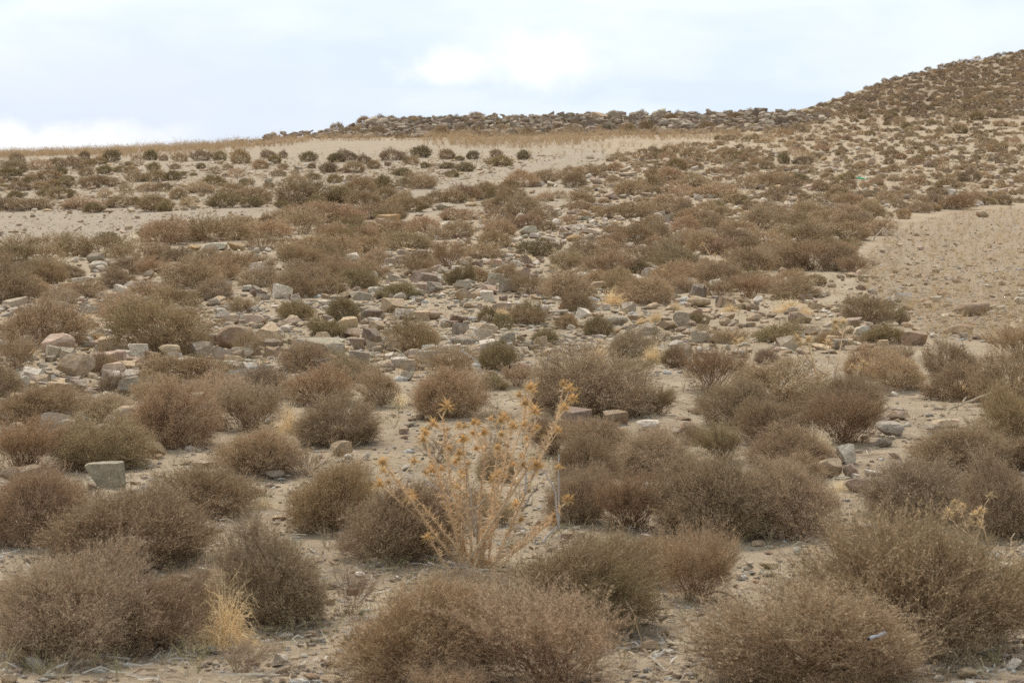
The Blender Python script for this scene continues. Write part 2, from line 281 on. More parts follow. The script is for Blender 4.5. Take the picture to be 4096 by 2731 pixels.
# ------------------------------------------------------------------ shrub prototypes (0.7 m wide, 0.42 m high)
R0, H0 = .35, .42
def make_shrub(style, lod):
    K, M1, M2, NF = {0: (220, 10, 8, 1.5), 1: (110, 7, 7, 1.3), 2: (40, 4, 4, 1.2), 3: (16, 3, 3, 1.0)}[lod]
    wt = {0: (.0036, .0020, .0014, .0058), 1: (.005, .0030, .0026, .0095), 2: (.008, .005, .0055, .018), 3: (.012, .010, .010, .032)}[lod]
    if style == 'sparse': K = int(K*.35); M2 = max(2, int(M2*.5)); NF *= .6
    if style == 'broom': K = int(K*.9); M1 = int(M1*.8)
    ld = nrm(np.stack([rng.normal(size=7), rng.normal(size=7), np.abs(rng.normal(size=7))*.8+.1], 1)); la = rng.uniform(.06, .5, 7)
    def frad(d):
        q = ((d[:, None]-ld[None])**2).sum(-1); return .70+(la[None]*np.exp(-q/.20)).max(1)+rng.normal(size=len(d))*.045
    az = rng.uniform(0, 2*np.pi, K); sel = rng.uniform(0, 1, K)**.85
    if style in ('broom', 'sparse'): sel = rng.uniform(.42, 1, K)
    cel = np.sqrt(np.clip(1-sel**2, 0, 1)); d = np.stack([cel*np.cos(az), cel*np.sin(az), sel], 1)
    f = frad(d)[:, None]
    tip = d*f*np.array([R0, R0, H0])*(np.array([1.12, 1.12, .95]) if style in ('broom', 'sparse') else 1)
    if style in ('broom', 'sparse'): tip[:, 2] = H0*rng.uniform(.55, 1.02, K)*(1-.22*cel)
    if style in ('dome', 'mix', 'leafy'): tip[:, :2] *= (.70+.30*np.clip(sel/.38, 0, 1))[:, None]
    tip[:, 2] = np.maximum(tip[:, 2], .02)
    base = np.stack([rng.normal(size=K)*.05, rng.normal(size=K)*.05, np.full(K, -.03)], 1)
    up = np.array([0, 0, 1.])
    ctrl = base+(tip-base)*.45+up*(.02 if style != 'dome' else .07)*H0*2
    def bez(i, t):
        t = t[:, None]; return base[i]*(1-t)**2+2*ctrl[i]*t*(1-t)+tip[i]*t*t
    ts = np.linspace(0, 1, 5 if lod < 2 else 4)
    P = np.stack([bez(np.arange(K), np.full(K, t)) for t in ts], 1)
    P[:, 1:-1] += rng.normal(size=P[:, 1:-1].shape)*.006
    br = Acc(); fo = Acc()
    def fxv(n, per, tint): return np.repeat(np.stack([tint, rng.uniform(0, 1, n), np.zeros(n)], 1), per, 0)
    V, T = ribbons(P, np.linspace(1, .45, len(ts))[None]*wt[0]*rng.uniform(.7, 1.3, (K, 1))); br.add(V, T, fxv(K, 2*len(ts), np.zeros(K)))
    # side branches
    n1 = K*M1; i1 = np.repeat(np.arange(K), M1); t1 = rng.uniform(.36, 1, n1)**.7; O1 = bez(i1, t1)
    tg = nrm(bez(i1, np.minimum(t1+.05, 1.05))-O1); out = nrm(O1*np.array([1, 1, .7])+1e-4)
    lean = 1.5 if style in ('broom', 'sparse') else .9
    D1 = nrm(tg*lean+out*.35+rdir(n1)*(.75 if style in ('broom', 'sparse') else 1.0)+up*.2); l1 = rng.uniform(.05, .12, n1)*(1.05 if style != 'dome' else .9)
    E1 = O1+D1*l1[:, None]; Mid = (O1+E1)/2+rng.normal(size=O1.shape)*.006
    V, T = ribbons(np.stack([O1, Mid, E1], 1), np.array([[1, .8, .4]])*wt[1]*np.ones((n1, 1))); br.add(V, T, fxv(n1, 6, np.zeros(n1)))
    # twigs
    n2 = n1*M2; i2 = np.repeat(np.arange(n1), M2); t2 = rng.uniform(.25, 1.05, n2)[:, None]; O2 = O1[i2]*(1-t2)+E1[i2]*t2
    D2 = nrm(D1[i2]*.75+rdir(n2)*.95+up*.35); l2 = rng.uniform(.014, .045, n2)*(1 if lod < 2 else 1.5)
    patch = ld[rng.integers(7)]; pd = np.exp(-((nrm(O2/np.array([R0, R0, H0])+1e-6)-patch)**2).sum(1)/.5)
    def tint(pos, n):
        if style == 'leafy': return np.clip(rng.uniform(.05, .85, n), 0, 1)
        q = np.exp(-((nrm(pos/np.array([R0, R0, H0])+1e-6)-patch)**2).sum(1)/.45)
        if style == 'mix': return np.clip(q*1.1+rng.uniform(-.25, .25, n), 0, .95)
        return np.clip(rng.uniform(-.35, .2, n)+.08*q, 0, 1)
    V, T = spikes(O2, D2, l2, wt[2]*rng.uniform(.7, 1.4, n2)); tn = tint(O2, n2); fo.add(V, T, fxv(n2, 3, tn*.8))
    n3 = int(n2*NF); i3 = rng.integers(0, n2, n3); O3 = O2[i3]+D2[i3]*(l2[i3]*rng.uniform(.5, 1.05, n3))[:, None]
    tn = tint(O3, n3); sz = wt[3]*rng.uniform(.5, 1.25, n3)*(1.25 if style == 'leafy' else 1)
    V, T = flakes(O3, sz); fo.add(V, T, fxv(n3, 3, tn))
    # dense fuzz of fine twig ends filling the outer shell
    nf = {0: 11000, 1: 6000, 2: 2600, 3: 1100}[lod]
    if style in ('broom', 'sparse'): nf = int(nf*(.5 if style == 'broom' else .0))
    if nf:
        az = rng.uniform(0, 2*np.pi, nf); se = rng.uniform(0, 1, nf)**.9; ce = np.sqrt(1-se**2); dd = np.stack([ce*np.cos(az), ce*np.sin(az), se], 1)
        if lod < 2:                                   # the fuzz stands in tufts with gaps between them
            cc = nrm(np.stack([rng.normal(size=85), rng.normal(size=85), np.abs(rng.normal(size=85))], 1)); cw = rng.uniform(.10, .24, 85)
            keep = ((((dd[:, None]-cc[None])**2).sum(-1))/cw[None]**2).min(1) < rng.uniform(.35, 1.6, nf); dd = dd[keep]; se = se[keep]; nf = len(dd)
        rr = (frad(dd)*(.66+.34*np.clip(se/.38, 0, 1))*rng.uniform(.5, 1.0, nf)**.5)[:, None]; Of = dd*rr*np.array([R0, R0, H0]); Of[:, 2] += .012
        Df = nrm(dd*np.array([1, 1, .8])+rdir(nf)*.75+up*.35); lf = rng.uniform(.5, 1.3, nf)*{0: .046, 1: .048, 2: .055, 3: .075}[lod]
        V, T = spikes(Of, Df, lf, {0: .0017, 1: .0028, 2: .0062, 3: .0125}[lod]*rng.uniform(.7, 1.4, nf)); tn = tint(Of, nf); fo.add(V, T, fxv(nf, 3, tn*.85))
        ng = int(nf*.8); ig = rng.integers(0, nf, ng); Og = Of[ig]+Df[ig]*(lf[ig]*rng.uniform(.4, 1, ng))[:, None]; tn = tint(Og, ng)
        V, T = flakes(Og, wt[3]*rng.uniform(.45, 1.1, ng)*(1.3 if style == 'leafy' else 1)); fo.add(V, T, fxv(ng, 3, tn))
    # loose wisps beyond the outline
    nw = int(K*4); iw = rng.integers(0, K, nw); Ow = tip[iw]*rng.uniform(.75, 1, (nw, 1)); Dw = nrm(nrm(Ow+1e-5)+rdir(nw)*.45+up*.45)
    V, T = spikes(Ow, Dw, rng.uniform(.025, .10, nw), wt[1]*.7); fo.add(V, T, fxv(nw, 3, tint(Ow, nw)*.5))
    A = np.concatenate(fo.V); x0, x1 = np.percentile(A[:, 0], [3, 97]); y0, y1 = np.percentile(A[:, 1], [3, 97]); z1 = np.percentile(A[:, 2], 98.5)
    k = np.array([.70/(x1-x0), .70/(y1-y0), .42/z1])
    sh = rng.normal(size=2)*(.20 if lod < 2 else .08)
    for a in (br, fo): a.V = [np.stack([v[:, 0]*k[0]+v[:, 2]*sh[0], v[:, 1]*k[1]+v[:, 2]*sh[1], v[:, 2]*k[2]], 1) for v in a.V]
    return br, fo
PROTO = {}
for st, counts in {'dome': (7, 7, 5), 'mix': (5, 5, 4), 'leafy': (2, 3, 3), 'broom': (5, 5, 3), 'sparse': (2, 2, 1)}.items():
    for lod in range(3):
        lst = []
        for k in range(counts[lod]):
            br, fo = make_shrub(st, lod)
            if lod < 2: lst.append((br.mesh('branches', [M_BR]), fo.mesh('foliage', [M_FOL])))
            else:
                c = Acc()
                for a, mi in ((br, 0), (fo, 1)):
                    c.add(np.concatenate(a.V), np.concatenate(a.T), np.concatenate(a.C), mi)
                lst.append((c.mesh('shrub', [M_BR, M_FOL]),))
        PROTO[st, lod] = lst
STUFFP = {}
for st in ('dome', 'mix', 'leafy', 'broom', 'sparse'):
    STUFFP[st] = []
    for k in range(3):
        br, fo = make_shrub(st, 3)
        STUFFP[st].append([(np.concatenate(a.V), np.concatenate(a.T), np.concatenate(a.C)) for a in (br, fo)])
# colour word, albedo, styles
KIND = {
 'b': ('brown', (.385, .275, .160), ('dome', 'dome', 'broom')), 'r': ('reddish brown', (.39, .262, .152), ('dome', 'dome', 'broom')),
 'g': ('greyish brown', (.40, .298, .185), ('dome',)), 't': ('tan', (.46, .345, .21), ('dome', 'broom')),
 'o': ('olive green', (.31, .245, .115), ('leafy',)), 'm': ('brown and olive', (.37, .265, .145), ('mix',)),
 'd': ('dark brown', (.27, .205, .13), ('dome',)), 'D': ('dark green', (.20, .165, .08), ('leafy',)),
 'u': ('reddish brown upright', (.38, .26, .155), ('broom',)), 'U': ('olive upright', (.33, .265, .135), ('broom',)),
 's': ('thin wispy', (.40, .31, .21), ('sparse',)), 'y': ('orange topped', (.44, .32, .16), ('dome',)),
}
SH_TXT = """
265 2662 570 440 g;630 2612 350 310 r;530 2290 660 330 m;150 2190 370 310 b;1090 2520 440 420 g;970 2705 210 160 s;830 2072 390 200 m;1330 2130 350 290 m
1590 2250 460 325 g;1680 2765 560 430 r;2215 2800 640 430 b;2270 2545 650 385 m;2440 2330 150 260 U;1800 2830 280 180 t;1400 2465 180 210 s;2530 2125 290 240 u;2300 2095 220 230 g
2790 2420 310 310 u;3240 2800 820 470 g;3640 2655 880 575 m;2860 2168 440 330 b;3185 2160 330 300 g;3670 2095 430 240 g;4010 2162 310 330 g;4090 2475 210 230 g
180 1387 330 180 r;60 1482 170 155 t;645 1427 370 235 m;430 1502 115 98 m;455 1582 130 95 d;140 1712 330 170 b;90 1888 290 220 r;400 1882 410 225 m;690 1797 320 265 r;435 1692 220 110 g
750 1542 360 125 m;1000 1732 260 195 b;1330 1792 320 200 b;1010 1907 310 195 g;1235 1907 190 120 s;1060 1602 210 135 g;1285 1622 250 160 b;1230 1492 200 125 g;1325 1352 145 85 o;985 1430 110 105 t;1190 1280 135 75 o;965 1252 110 62 b
1390 1532 175 108 b;1650 1412 195 155 m;1380 1287 125 95 o;1530 1627 170 155 b;1790 1677 260 200 r;1810 1522 205 140 t;1985 1482 145 115 o;2390 1672 420 260 g;2215 1642 190 160 r;2620 1662 155 115 U;2500 1432 165 115 d;2385 1347 100 82 o
2110 1299 145 100 m;1950 1292 82 62 o;2015 1317 72 62 o;2175 1380 98 62 o;2310 1255 132 82 m;2265 1317 92 62 m;2430 1852 270 175 g;2340 1962 220 210 r;2590 1917 310 195 g;1760 1862 200 130 s;2000 1722 180 90 s;1975 1562 115 65 o;2070 1552 155 95 t;2540 1502 155 75 U
2850 1570 250 185 r;3090 1642 370 205 g;2960 1712 280 185 b;3085 1782 270 185 g;3370 1787 300 230 r;3160 1887 320 180 r;3180 1932 210 120 g;3460 1512 200 135 r;3610 1562 215 160 t;3810 1512 205 145 r;4020 1632 260 225 b;4040 1772 220 215 y;3850 1917 380 215 g;3480 1300 240 115 m;3540 1377 165 75 o;3110 1372 165 88 o;2920 1377 155 64 t;3065 1457 95 64 d;2775 1304 75 50 D;3320 1382 115 62 m;3285 1277 95 52 s
55 1057 135 80 o;185 1052 155 85 b;300 1027 145 95 m;437 987 92 58 D;595 952 78 48 o;190 1137 175 98 b;25 1142 95 92 b;110 1192 185 95 b;460 1152 135 78 b;490 1042 115 72 b;590 1047 145 72 b;705 1052 125 62 d;600 1102 135 82 b;760 1157 215 125 r;940 1097 135 95 r;830 1062 135 72 b;850 1202 155 92 g;590 1202 185 82 b;1040 1152 175 92 g;1180 1192 175 112 b;1050 1002 145 68 b;1220 1082 185 102 m;1360 1022 135 82 b;1340 1132 145 92 r;350 1192 145 72 g
740 967 175 64 m;830 932 115 54 o;950 962 145 72 b;1080 952 145 72 r;1220 902 185 64 b;1130 892 145 62 m;1300 892 175 82 b
375 852 78 40 o;320 837 155 50 b;465 832 95 54 t;620 847 135 68 m;660 847 62 43 o;755 832 68 47 t;890 832 125 62 o;1010 830 88 42 o;1020 817 145 72 b;1130 834 52 35 o;1200 822 195 98 m;1260 827 68 47 o;1360 812 98 62 o;1185 742 78 52 t;30 842 85 52 d;130 842 175 50 b;180 787 58 32 o;245 797 102 50 m;420 792 62 42 t;503 780 57 50 t;395 752 165 40 m;88 765 82 44 b;165 760 68 36 m;200 724 118 44 m;253 752 68 40 o
545 729 82 52 b;630 727 92 47 m;690 724 62 42 o;580 767 78 38 t;650 767 68 38 m;712 800 68 50 m;800 774 112 50 t;850 747 112 44 o;935 787 112 57 m;40 706 102 32 o;60 692 112 52 d;150 682 112 47 b;230 672 82 42 d
443 650 70 50 D;338 642 42 38 d;603 642 60 40 D;720 647 64 38 g;805 644 80 47 d;878 643 57 38 o;965 657 80 62 m;1077 634 62 36 d;1133 634 34 34 d;1235 647 68 40 D;1100 656 50 34 o;1355 649 60 38 d;550 660 57 44 t;655 644 38 27 d;310 685 40 28 d;345 706 62 36 d;1312 692 68 44 d;1247 674 32 22 d;803 677 38 24 D;700 677 44 22 d
1343 649 62 36 o;1393 642 80 44 d;1455 658 56 42 d;1568 642 108 48 d;1685 632 76 48 D;1645 658 64 36 m;1790 638 62 42 m;1890 638 48 35 D;1985 630 48 33 d;2093 640 50 39 D;1838 644 42 20 o;2000 666 102 42 o;1420 694 82 50 b;1493 677 52 36 m;1320 692 42 42 d;1860 688 74 38 D;1700 674 36 26 o;1810 710 52 28 o;1790 676 68 26 D;1610 706 72 34 D
1670 757 158 66 m;1532 757 64 56 o;1440 795 128 87 m;1372 814 118 66 o
1790 1077 130 115 r;1370 1027 145 92 b;1630 1002 185 78 m;2145 1027 135 68 D;1930 1037 155 64 g;2540 980 160 85 r;2335 1027 125 72 b;2435 1012 88 57 g;2025 1140 135 84 r;1915 1134 72 62 r;1830 1140 115 84 o;1660 1110 145 92 b;1350 1117 125 92 r;1430 1167 155 92 o;2490 877 205 54 b;2640 862 135 54 b;2178 884 118 54 b;2275 902 64 44 r;1965 897 84 52 r;2045 897 52 44 r;1830 882 145 48 r;2610 914 84 55 g;2270 1092 160 98 t;2270 1197 195 118 t;2600 1222 215 118 g;2560 1102 115 62 D;1590 1197 155 62 o;2480 1150 130 80 g;2440 990 110 58 b;2700 1015 150 80 b;2780 1110 140 60 t;1560 950 160 70 b;1480 880 170 62 b;1620 850 170 60 m;1400 930 130 62 m;1700 930 120 64 r;1500 1060 110 66 g;1750 960 110 50 g
2897 1022 138 75 r;3355 1087 150 110 g;3000 1192 165 95 r;3190 1197 205 85 b;3080 1062 115 64 g;3240 962 95 58 d;3385 962 195 74 b;3100 880 92 55 r;3005 887 108 45 t;3215 847 102 41 r;3083 807 98 48 d;2735 867 85 63 d;2860 794 205 62 b;3415 832 122 58 b;3540 814 84 51 g;3788 754 98 45 b;3733 820 84 53 g;3895 820 98 58 g;3625 792 74 37 b;4010 820 84 40 m;3730 845 74 38 y;3617 878 54 42 y;3396 758 64 50 d;3070 680 64 40 d;3138 656 44 40 D;3218 660 72 36 d;3280 900 150 60 b;3180 910 140 58 b;2960 940 140 62 b;3050 980 140 66 b;3300 1010 120 60 m;2840 900 130 55 g;2950 820 110 45 m;3480 870 130 55 m;3150 1130 120 58 g
"""
SHRUBS = []
for ln in SH_TXT.strip().split('\n'):
    for e in ln.split(';'):
        a = e.split(); SHRUBS.append([float(a[0]), float(a[1]), float(a[2]), float(a[3]), a[4], True])
def zone(poly, n, types, wm, ratio=(.42, .62), avoid=(), gap=.55):
    """random shrubs: n tries in a pixel polygon, wm = width range in metres"""
    xs = [p[0] for p in poly]; ys = [p[1] for p in poly]; k = 0
    while k < n:
        x = rng.uniform(min(xs), max(xs)); y = rng.uniform(min(ys), max(ys)); k += 1
        jx, jy = rng.normal()*32, rng.normal()*10
        if not inpoly(x, y, poly) or inpoly(x, y, P_STRIP) or inpoly(x, y-34, P_STRIP) or inpoly(x+jx, y+jy, P_FIELD): continue
        if inpoly(x, y, P_RUB) and rng.uniform() < .62: continue
        if inpoly(x, y, P_RUB2) and rng.uniform() < .38: continue
        p = pix(x, y); w = rng.uniform(*wm)*F/p[1]
        if any(abs(x-a) < (w+c)*.42 and y > b-d*.3 and y-w*.5 < b for a, b, c, d in ROCKPX): continue
        if any(abs(s[0]-x) < (s[2]+w)*.5*gap and abs(s[1]-y) < (s[3]+w*.5)*.5*gap for s in SHRUBS): continue
        SHRUBS.append([x, y, w, w*rng.uniform(*ratio), random.choice(types), False])
Z_MID = [(-60,1010),(400,975),(1000,885),(1500,812),(2100,715),(2450,640),(2700,600),(3300,640),(3550,900),(3450,1150),(3200,1210),(2300,1210),(1300,1210),(600,1240),(-60,1240)]
Z_LIP = [(600,960),(1000,890),(1500,812),(2000,730),(2350,655),(2450,690),(2100,800),(1500,900),(1000,980),(700,1010)]
Z_LEFT = [(-60,640),(500,655),(1400,690),(1700,735),(1400,805),(600,845),(-60,845)]
Z_SLOPE = [(2330,640),(2700,590),(3100,520),(3200,470),(4160,460),(4160,810),(3700,850),(3400,900),(2900,880),(2500,800)]
Z_HILL = [(3150,470),(3300,420),(3600,312),(3800,262),(4160,190),(4160,480)]
Z_FORE = [(0,1250),(4096,1400),(4096,2700),(0,2700)]
zone(Z_LIP, 600, 'bbbmmgb', (.45, .85), gap=.42)
zone(Z_MID, 1900, 'bbbrbggmmbt', (.3, .75), gap=.43)
zone(Z_MID, 1500, 'bbgmdmtb', (.2, .42), gap=.66)
zone(Z_SLOPE, 1500, 'bbgmdmtb', (.2, .4), gap=.66)
zone(Z_LEFT, 420, 'oomdbt', (.22, .6), gap=.8)
zone([(-60,648),(420,655),(480,720),(200,770),(-60,760)], 120, 'bdom', (.3,.7), gap=.6)
zone(Z_SLOPE, 2600, 'bbgrdmotb', (.35, .85), gap=.58)
zone(Z_HILL, 6500, 'ddbddmb', (.28, .66), (.45, .7), gap=.62)
zone([(1300,545),(1500,470),(3200,462),(3200,520),(2400,545),(1400,560)], 110, 'ddbm', (.4, .8), (.5, .75), gap=.6)
zone(Z_FORE, 200, 'smUstgb', (.10, .26), (.5, .9), gap=.72)
zone([(0,1250),(700,1200),(1300,1200),(4096,1400),(4096,1900),(0,1900)], 260, 'bbgmmt', (.25, .5), (.5, .7), gap=.62)
# ------------------------------------------------------------------ place shrubs: the 300 that show largest one by one, the rest as one object
SHRUBS.sort(key=lambda s: -min(s[2], 900)*s[3])
stuff = Acc(); LODCOUNT = {}
LEFT_RIGHT = {}
for n, (x, y, w, h, ty, ex) in enumerate(SHRUBS):
    p0 = pix(x, y); W = w/F*p0[1]
    Yc = p0[1]+.36*W; X = (x-CX)/F*Yc; Z = float(ground(X, Yc))
    Hh = (EYE-(y-h-HZ)/F*Yc)-Z if ex else h/F*p0[1]
    Hh = float(np.clip(Hh, .28*W, 1.25*W)); p0 = np.array([X, Yc, Z])
    word, colr, styles = KIND[ty]; st = random.choice(styles)
    c = (np.array(colr)*.55+np.array((.372, .272, .178))*.45)*np.array((1.10, 1.085, 1.08))*rng.uniform(.82, 1.16)*(1+rng.normal(size=3)*.015)
    rz = rng.uniform(0, 6.28)
    if n < 300:
        lod = 0 if Yc < 13.5 else 1 if Yc < 34 else 2
        q = LODCOUNT.get((st, lod), 0); LODCOUNT[st, lod] = q+1
        pr = PROTO[st, lod][q % len(PROTO[st, lod])]; sc = (W/.72, W/.72, Hh/.42)
        if lod < 2:
            o = link('shrub', None, None, p0, sc, rz); o.empty_display_size = .1
            for nm, me in zip(('branches', 'foliage'), pr):
                ch = link(nm, me, o); ch.color = (*c, 1)
        else:
            o = link('shrub', pr[0], None, p0, sc, rz); o.color = (*c, 1)
        r = h/w
        shape = 'wide low' if r < .46 else 'tall' if r > .95 else 'rounded'
        if ty in 'uUs': shape = ''
        size = 'large ' if w > 330 else 'small ' if w < 70 else ''
        put(o, 'shrub', f"{size}{shape+' ' if shape else ''}{word} shrub".replace('  ', ' '), x, y-h*.5, 'shrub', 'dry shrubs on the hillside')
    else:
        for (V, T, C), brn in zip(random.choice(STUFFP[st]), (True, False)):
            ca, sa = math.cos(rz), math.sin(rz)
            Vr = np.stack([(V[:, 0]*ca-V[:, 1]*sa)*W/.72, (V[:, 0]*sa+V[:, 1]*ca)*W/.72, V[:, 2]*Hh/.42], 1)+p0
            cc = c*.38+np.array((.17, .098, .056))*.62 if brn else c
            tn = C[:, :1]; fxc = (cc*(1-tn)+np.array(OLIVE)*tn)*(.62+.83*C[:, 1:2]); stuff.add(Vr, T, fxc)
o = link('shrubbery', stuff.mesh('shrubbery', [M_STUFF])); o['kind'] = 'stuff'; o['category'] = 'shrubs'
o['label'] = 'scattered small dry shrubs covering the far slopes and the hill'
# ------------------------------------------------------------------ straw tufts
def make_tuft(n, w, wide):
    az = rng.uniform(0, 6.283, n); el = rng.uniform(.1, 1.35, n); ln = rng.uniform(.6, 1.05, n)*.3
    b = np.stack([rng.normal(size=n)*.03, rng.normal(size=n)*.03, np.full(n, -.01)], 1)
    d = np.stack([np.cos(el)*np.cos(az), np.cos(el)*np.sin(az), np.sin(el)], 1)
    P = [b]; cur = b; dr = d
    for k in range(5):
        dr = nrm(dr+np.array([0, 0, -.24-.1*k])*rng.uniform(.4, 1.3, (n, 1))+rng.normal(size=(n, 3))*.30); cur = cur+dr*(ln/5)[:, None]; cur[:, 2] = np.maximum(cur[:, 2], .006); P.append(cur)
    P = np.stack(P, 1); a = Acc(); V, T = ribbons(P, np.linspace(1, .5, 6)[None]*w*rng.uniform(.7, 1.3, (n, 1)))
    a.add(V, T, np.repeat(np.stack([np.zeros(n), rng.uniform(0, 1, n), np.zeros(n)], 1), 12, 0))
    m = n*3; i = rng.integers(0, n, m); j = rng.integers(2, 6, m); V, T = spikes(P[i, j], nrm(rdir(m)+np.array([0, 0, .1])+nrm(P[i, j])*.8), rng.uniform(.02, .06, m), w*.8)
    a.add(V, T, np.repeat(np.stack([np.zeros(m), rng.uniform(0, 1, m), np.zeros(m)], 1), 3, 0)); return a.mesh('straw_tuft', [M_STEM])
TUFT = {0: [make_tuft(620, .0024, 1) for _ in range(2)], 1: [make_tuft(420, .0042, 1) for _ in range(3)], 2: [make_tuft(200, .010, 1) for _ in range(2)]}
GOLD, PALE, STRAW = (.80, .60, .34), (.84, .70, .48), (.78, .60, .36)
TUFTS = [(900,2562,255,285,GOLD),(1155,1732,115,150,STRAW),(1597,1622,100,80,PALE),(2390,1442,85,80,GOLD),(2612,1448,100,88,GOLD),(2240,1492,115,72,PALE),(3268,1800,165,105,PALE),(3845,1580,120,85,STRAW),(1055,2030,110,75,PALE),
 (2455,1220,105,74,GOLD),(2625,1287,68,62,STRAW),(3160,1248,125,72,STRAW),(3130,1192,55,48,PALE),(2880,1092,110,55,GOLD),(870,1108,70,62,GOLD),(350,1300,60,70,STRAW),(105,1430,100,85,STRAW),(2110,1040,60,34,PALE),(2700,1240,60,50,STRAW),(3640,1205,50,40,GOLD),(1290,930,50,38,PALE),(3220,1260,70,50,STRAW),(2480,1290,60,40,PALE),(2010,1260,70,40,STRAW),(3360,1960,100,60,PALE),(4060,1560,110,80,STRAW),(680,1330,50,40,STRAW),(2240,1085,70,44,PALE),(2920,1245,70,46,STRAW)]
for x, y, w, h, c in TUFTS:
    p = pix(x, y); W = w/F*p[1]; Yc = p[1]-.28*W; X = (x-CX)/F*Yc; Z = float(ground(X, Yc)); Hh = max(.3*W, (EYE-(y-h-HZ)/F*Yc)-Z)
    lod = 0 if Yc < 13 else 1 if Yc < 30 else 2
    o = link('straw_tuft', random.choice(TUFT[lod]), None, (X, Yc, Z), (W/.42, W/.42, Hh/.21), rng.uniform(0, 6.28)); o.color = (*(np.array(c)*rng.uniform(.9, 1.1)), 1)
    put(o, 'grass tuft', {GOLD: 'golden straw tuft', PALE: 'pale straw tuft', STRAW: 'straw coloured tuft'}[c], x, y-h*.5, 'tuft', 'dry straw tufts')
# ------------------------------------------------------------------ rocks
def ico(sub):
    bm = bmesh.new(); bmesh.ops.create_icosphere(bm, subdivisions=sub, radius=1)
    V = np.array([v.co[:] for v in bm.verts]); T = np.array([[v.index for v in f.verts] for f in bm.faces]); bm.free(); return V, T
ICO = {s: ico(s) for s in (1, 2, 3, 5)}
def noise3(V, s, seed):
    return fbm(V[:, 0]*s+V[:, 2]*s*.7+seed, V[:, 1]*s-V[:, 2]*s*.6, seed, 4)
def make_rock(style, sub, seed):
    r = np.random.default_rng(seed); V, T = ICO[sub]; V = V*(1 if style == 'round' else np.array([1, r.uniform(.7, 1), r.uniform(.6, .95)]))
    nc, lo, hi = {'slab': (9, .30, .72), 'block': (9, .34, .70), 'round': (9, .66, .92), 'rough': (11, .44, .80)}[style]
    nn = nrm(r.normal(size=(nc, 3)))
    if style in ('slab', 'block'):
        nn[0] = nrm(np.array([r.normal()*.12, r.normal()*.12, 1])); nn[1] = nrm(np.array([r.normal()*.3, -1, r.normal()*.25])); nn[2] = nrm(np.array([1, r.normal()*.4, r.normal()*.2])); nn[3] = nrm(np.array([-1, r.normal()*.4, r.normal()*.2]))
    for n in nn:
        d = r.uniform(lo, hi); q = V@n-d; V -= np.maximum(q, 0)[:, None]*n[None]
    if sub >= 3:
        a = {'slab': .05, 'block': .05, 'round': .07, 'rough': .16}[style]
        k = 1+a*(noise3(V, 1.7, seed)*1.3+noise3(V, 5., seed+5)*.55+(noise3(V, 13., seed+9)*.35 if sub > 3 else 0)); V *= k[:, None]
    else: V *= (1+.1*r.normal(size=len(V)))[:, None]
    lo_, hi_ = V.min(0), V.max(0); V = (V-(lo_+hi_)/2)/(hi_-lo_); V[:, 2] += .5
    return V, T
ROCKP = {s: [make_rock(s, 5, 100*i+j) for j in range(5)] for i, s in enumerate(('slab', 'block', 'round', 'rough'))}
ROCKM = {}
for s, l in ROCKP.items():
    ROCKM[s] = []
    for V, T in l:
        me = mk_mesh('rock', V, T, None, [M_ROCK], smooth=True); me.set_sharp_from_angle(angle=math.radians(32)); ROCKM[s].append(me)
STONEP = [make_rock(s, sub, 900+17*i+sub) for i, s in enumerate(('slab', 'block', 'round', 'rough', 'slab', 'block')) for sub in (2, 3)]
STONE1 = STONEP[0::2]; STONE2 = STONEP[1::2]
RC = {'g': ('grey', (.41, .35, .275)), 'w': ('whitish', (.62, .575, .50)), 't': ('tan', (.50, .385, .26)), 'p': ('purplish brown', (.27, .205, .17)), 'o': ('ochre', (.44, .30, .14)), 'k': ('pinkish', (.47, .35, .275)), 'b': ('brown', (.34, .24, .16)), 'l': ('lichen grey', (.42, .375, .29))}
# x base w h colour style [short unique name]
STONES = []
for ln in RK_TXT.strip().split('\n'):
    for e in ln.split('|'):
        a = e.split(); x, y, w, h = map(float, a[:4]); p = pix(x, y); W = w/F*p[1]; D = W*rng.uniform(.6, .85)
        Yc = p[1]+D*.42; X = (x-CX)/F*Yc; Z = float(ground(X, Yc)); Hh = max(.15*W, (EYE-(y-h-HZ)/F*Yc)-Z)
        STONES.append(dict(p=np.array([X, Yc, Z]), W=W, D=D, H=Hh, c=a[4], s=a[5], x=x, y=y-h*.5, a=w*h, w=w, r=h/w, ex=True))
SLOPE_C = 'ggttttwwwkpblt'
def scatter(poly, n, med, sig=.55, cs=SLOPE_C, mx=.8, wall=False):
    xs = [p[0] for p in poly]; ys = [p[1] for p in poly]
    for _ in range(n):
        x = rng.uniform(min(xs), max(xs)); y = rng.uniform(min(ys), max(ys))
        if not inpoly(x, y, poly): continue
        p = pix(x, y); W = min(mx, med*math.exp(rng.normal()*sig)); D = W*rng.uniform(.55, 1); s = random.choice(('slab', 'block', 'block', 'block', 'rough', 'slab')); Hh = W*(rng.uniform(.3, .5) if s == 'slab' else rng.uniform(.55, .95))
        w = W/p[1]*F; h = (Hh*.85+D*.16)/p[1]*F
        STONES.append(dict(p=p, W=W, D=D, H=Hh*.8, c=random.choice(cs), s=s, x=x, y=y-h*.5, a=w*h*(0 if wall else .9), w=w, r=h/w, ex=False, wall=wall))
scatter([(700,1230),(1300,1185),(1500,1010),(2050,840),(2300,800),(2450,950),(2350,1150),(2700,1240),(2600,1360),(1900,1480),(1300,1500),(850,1470)], 4200, .045, .55, 'ggwtwwltkp', mx=.14)
scatter([(100,1000),(1000,950),(1500,850),(2300,700),(2600,620),(2700,900),(2300,1000),(1500,1150),(700,1250),(0,1260)], 3000, .075, .5, 'ggwtwwltkp', mx=.2)
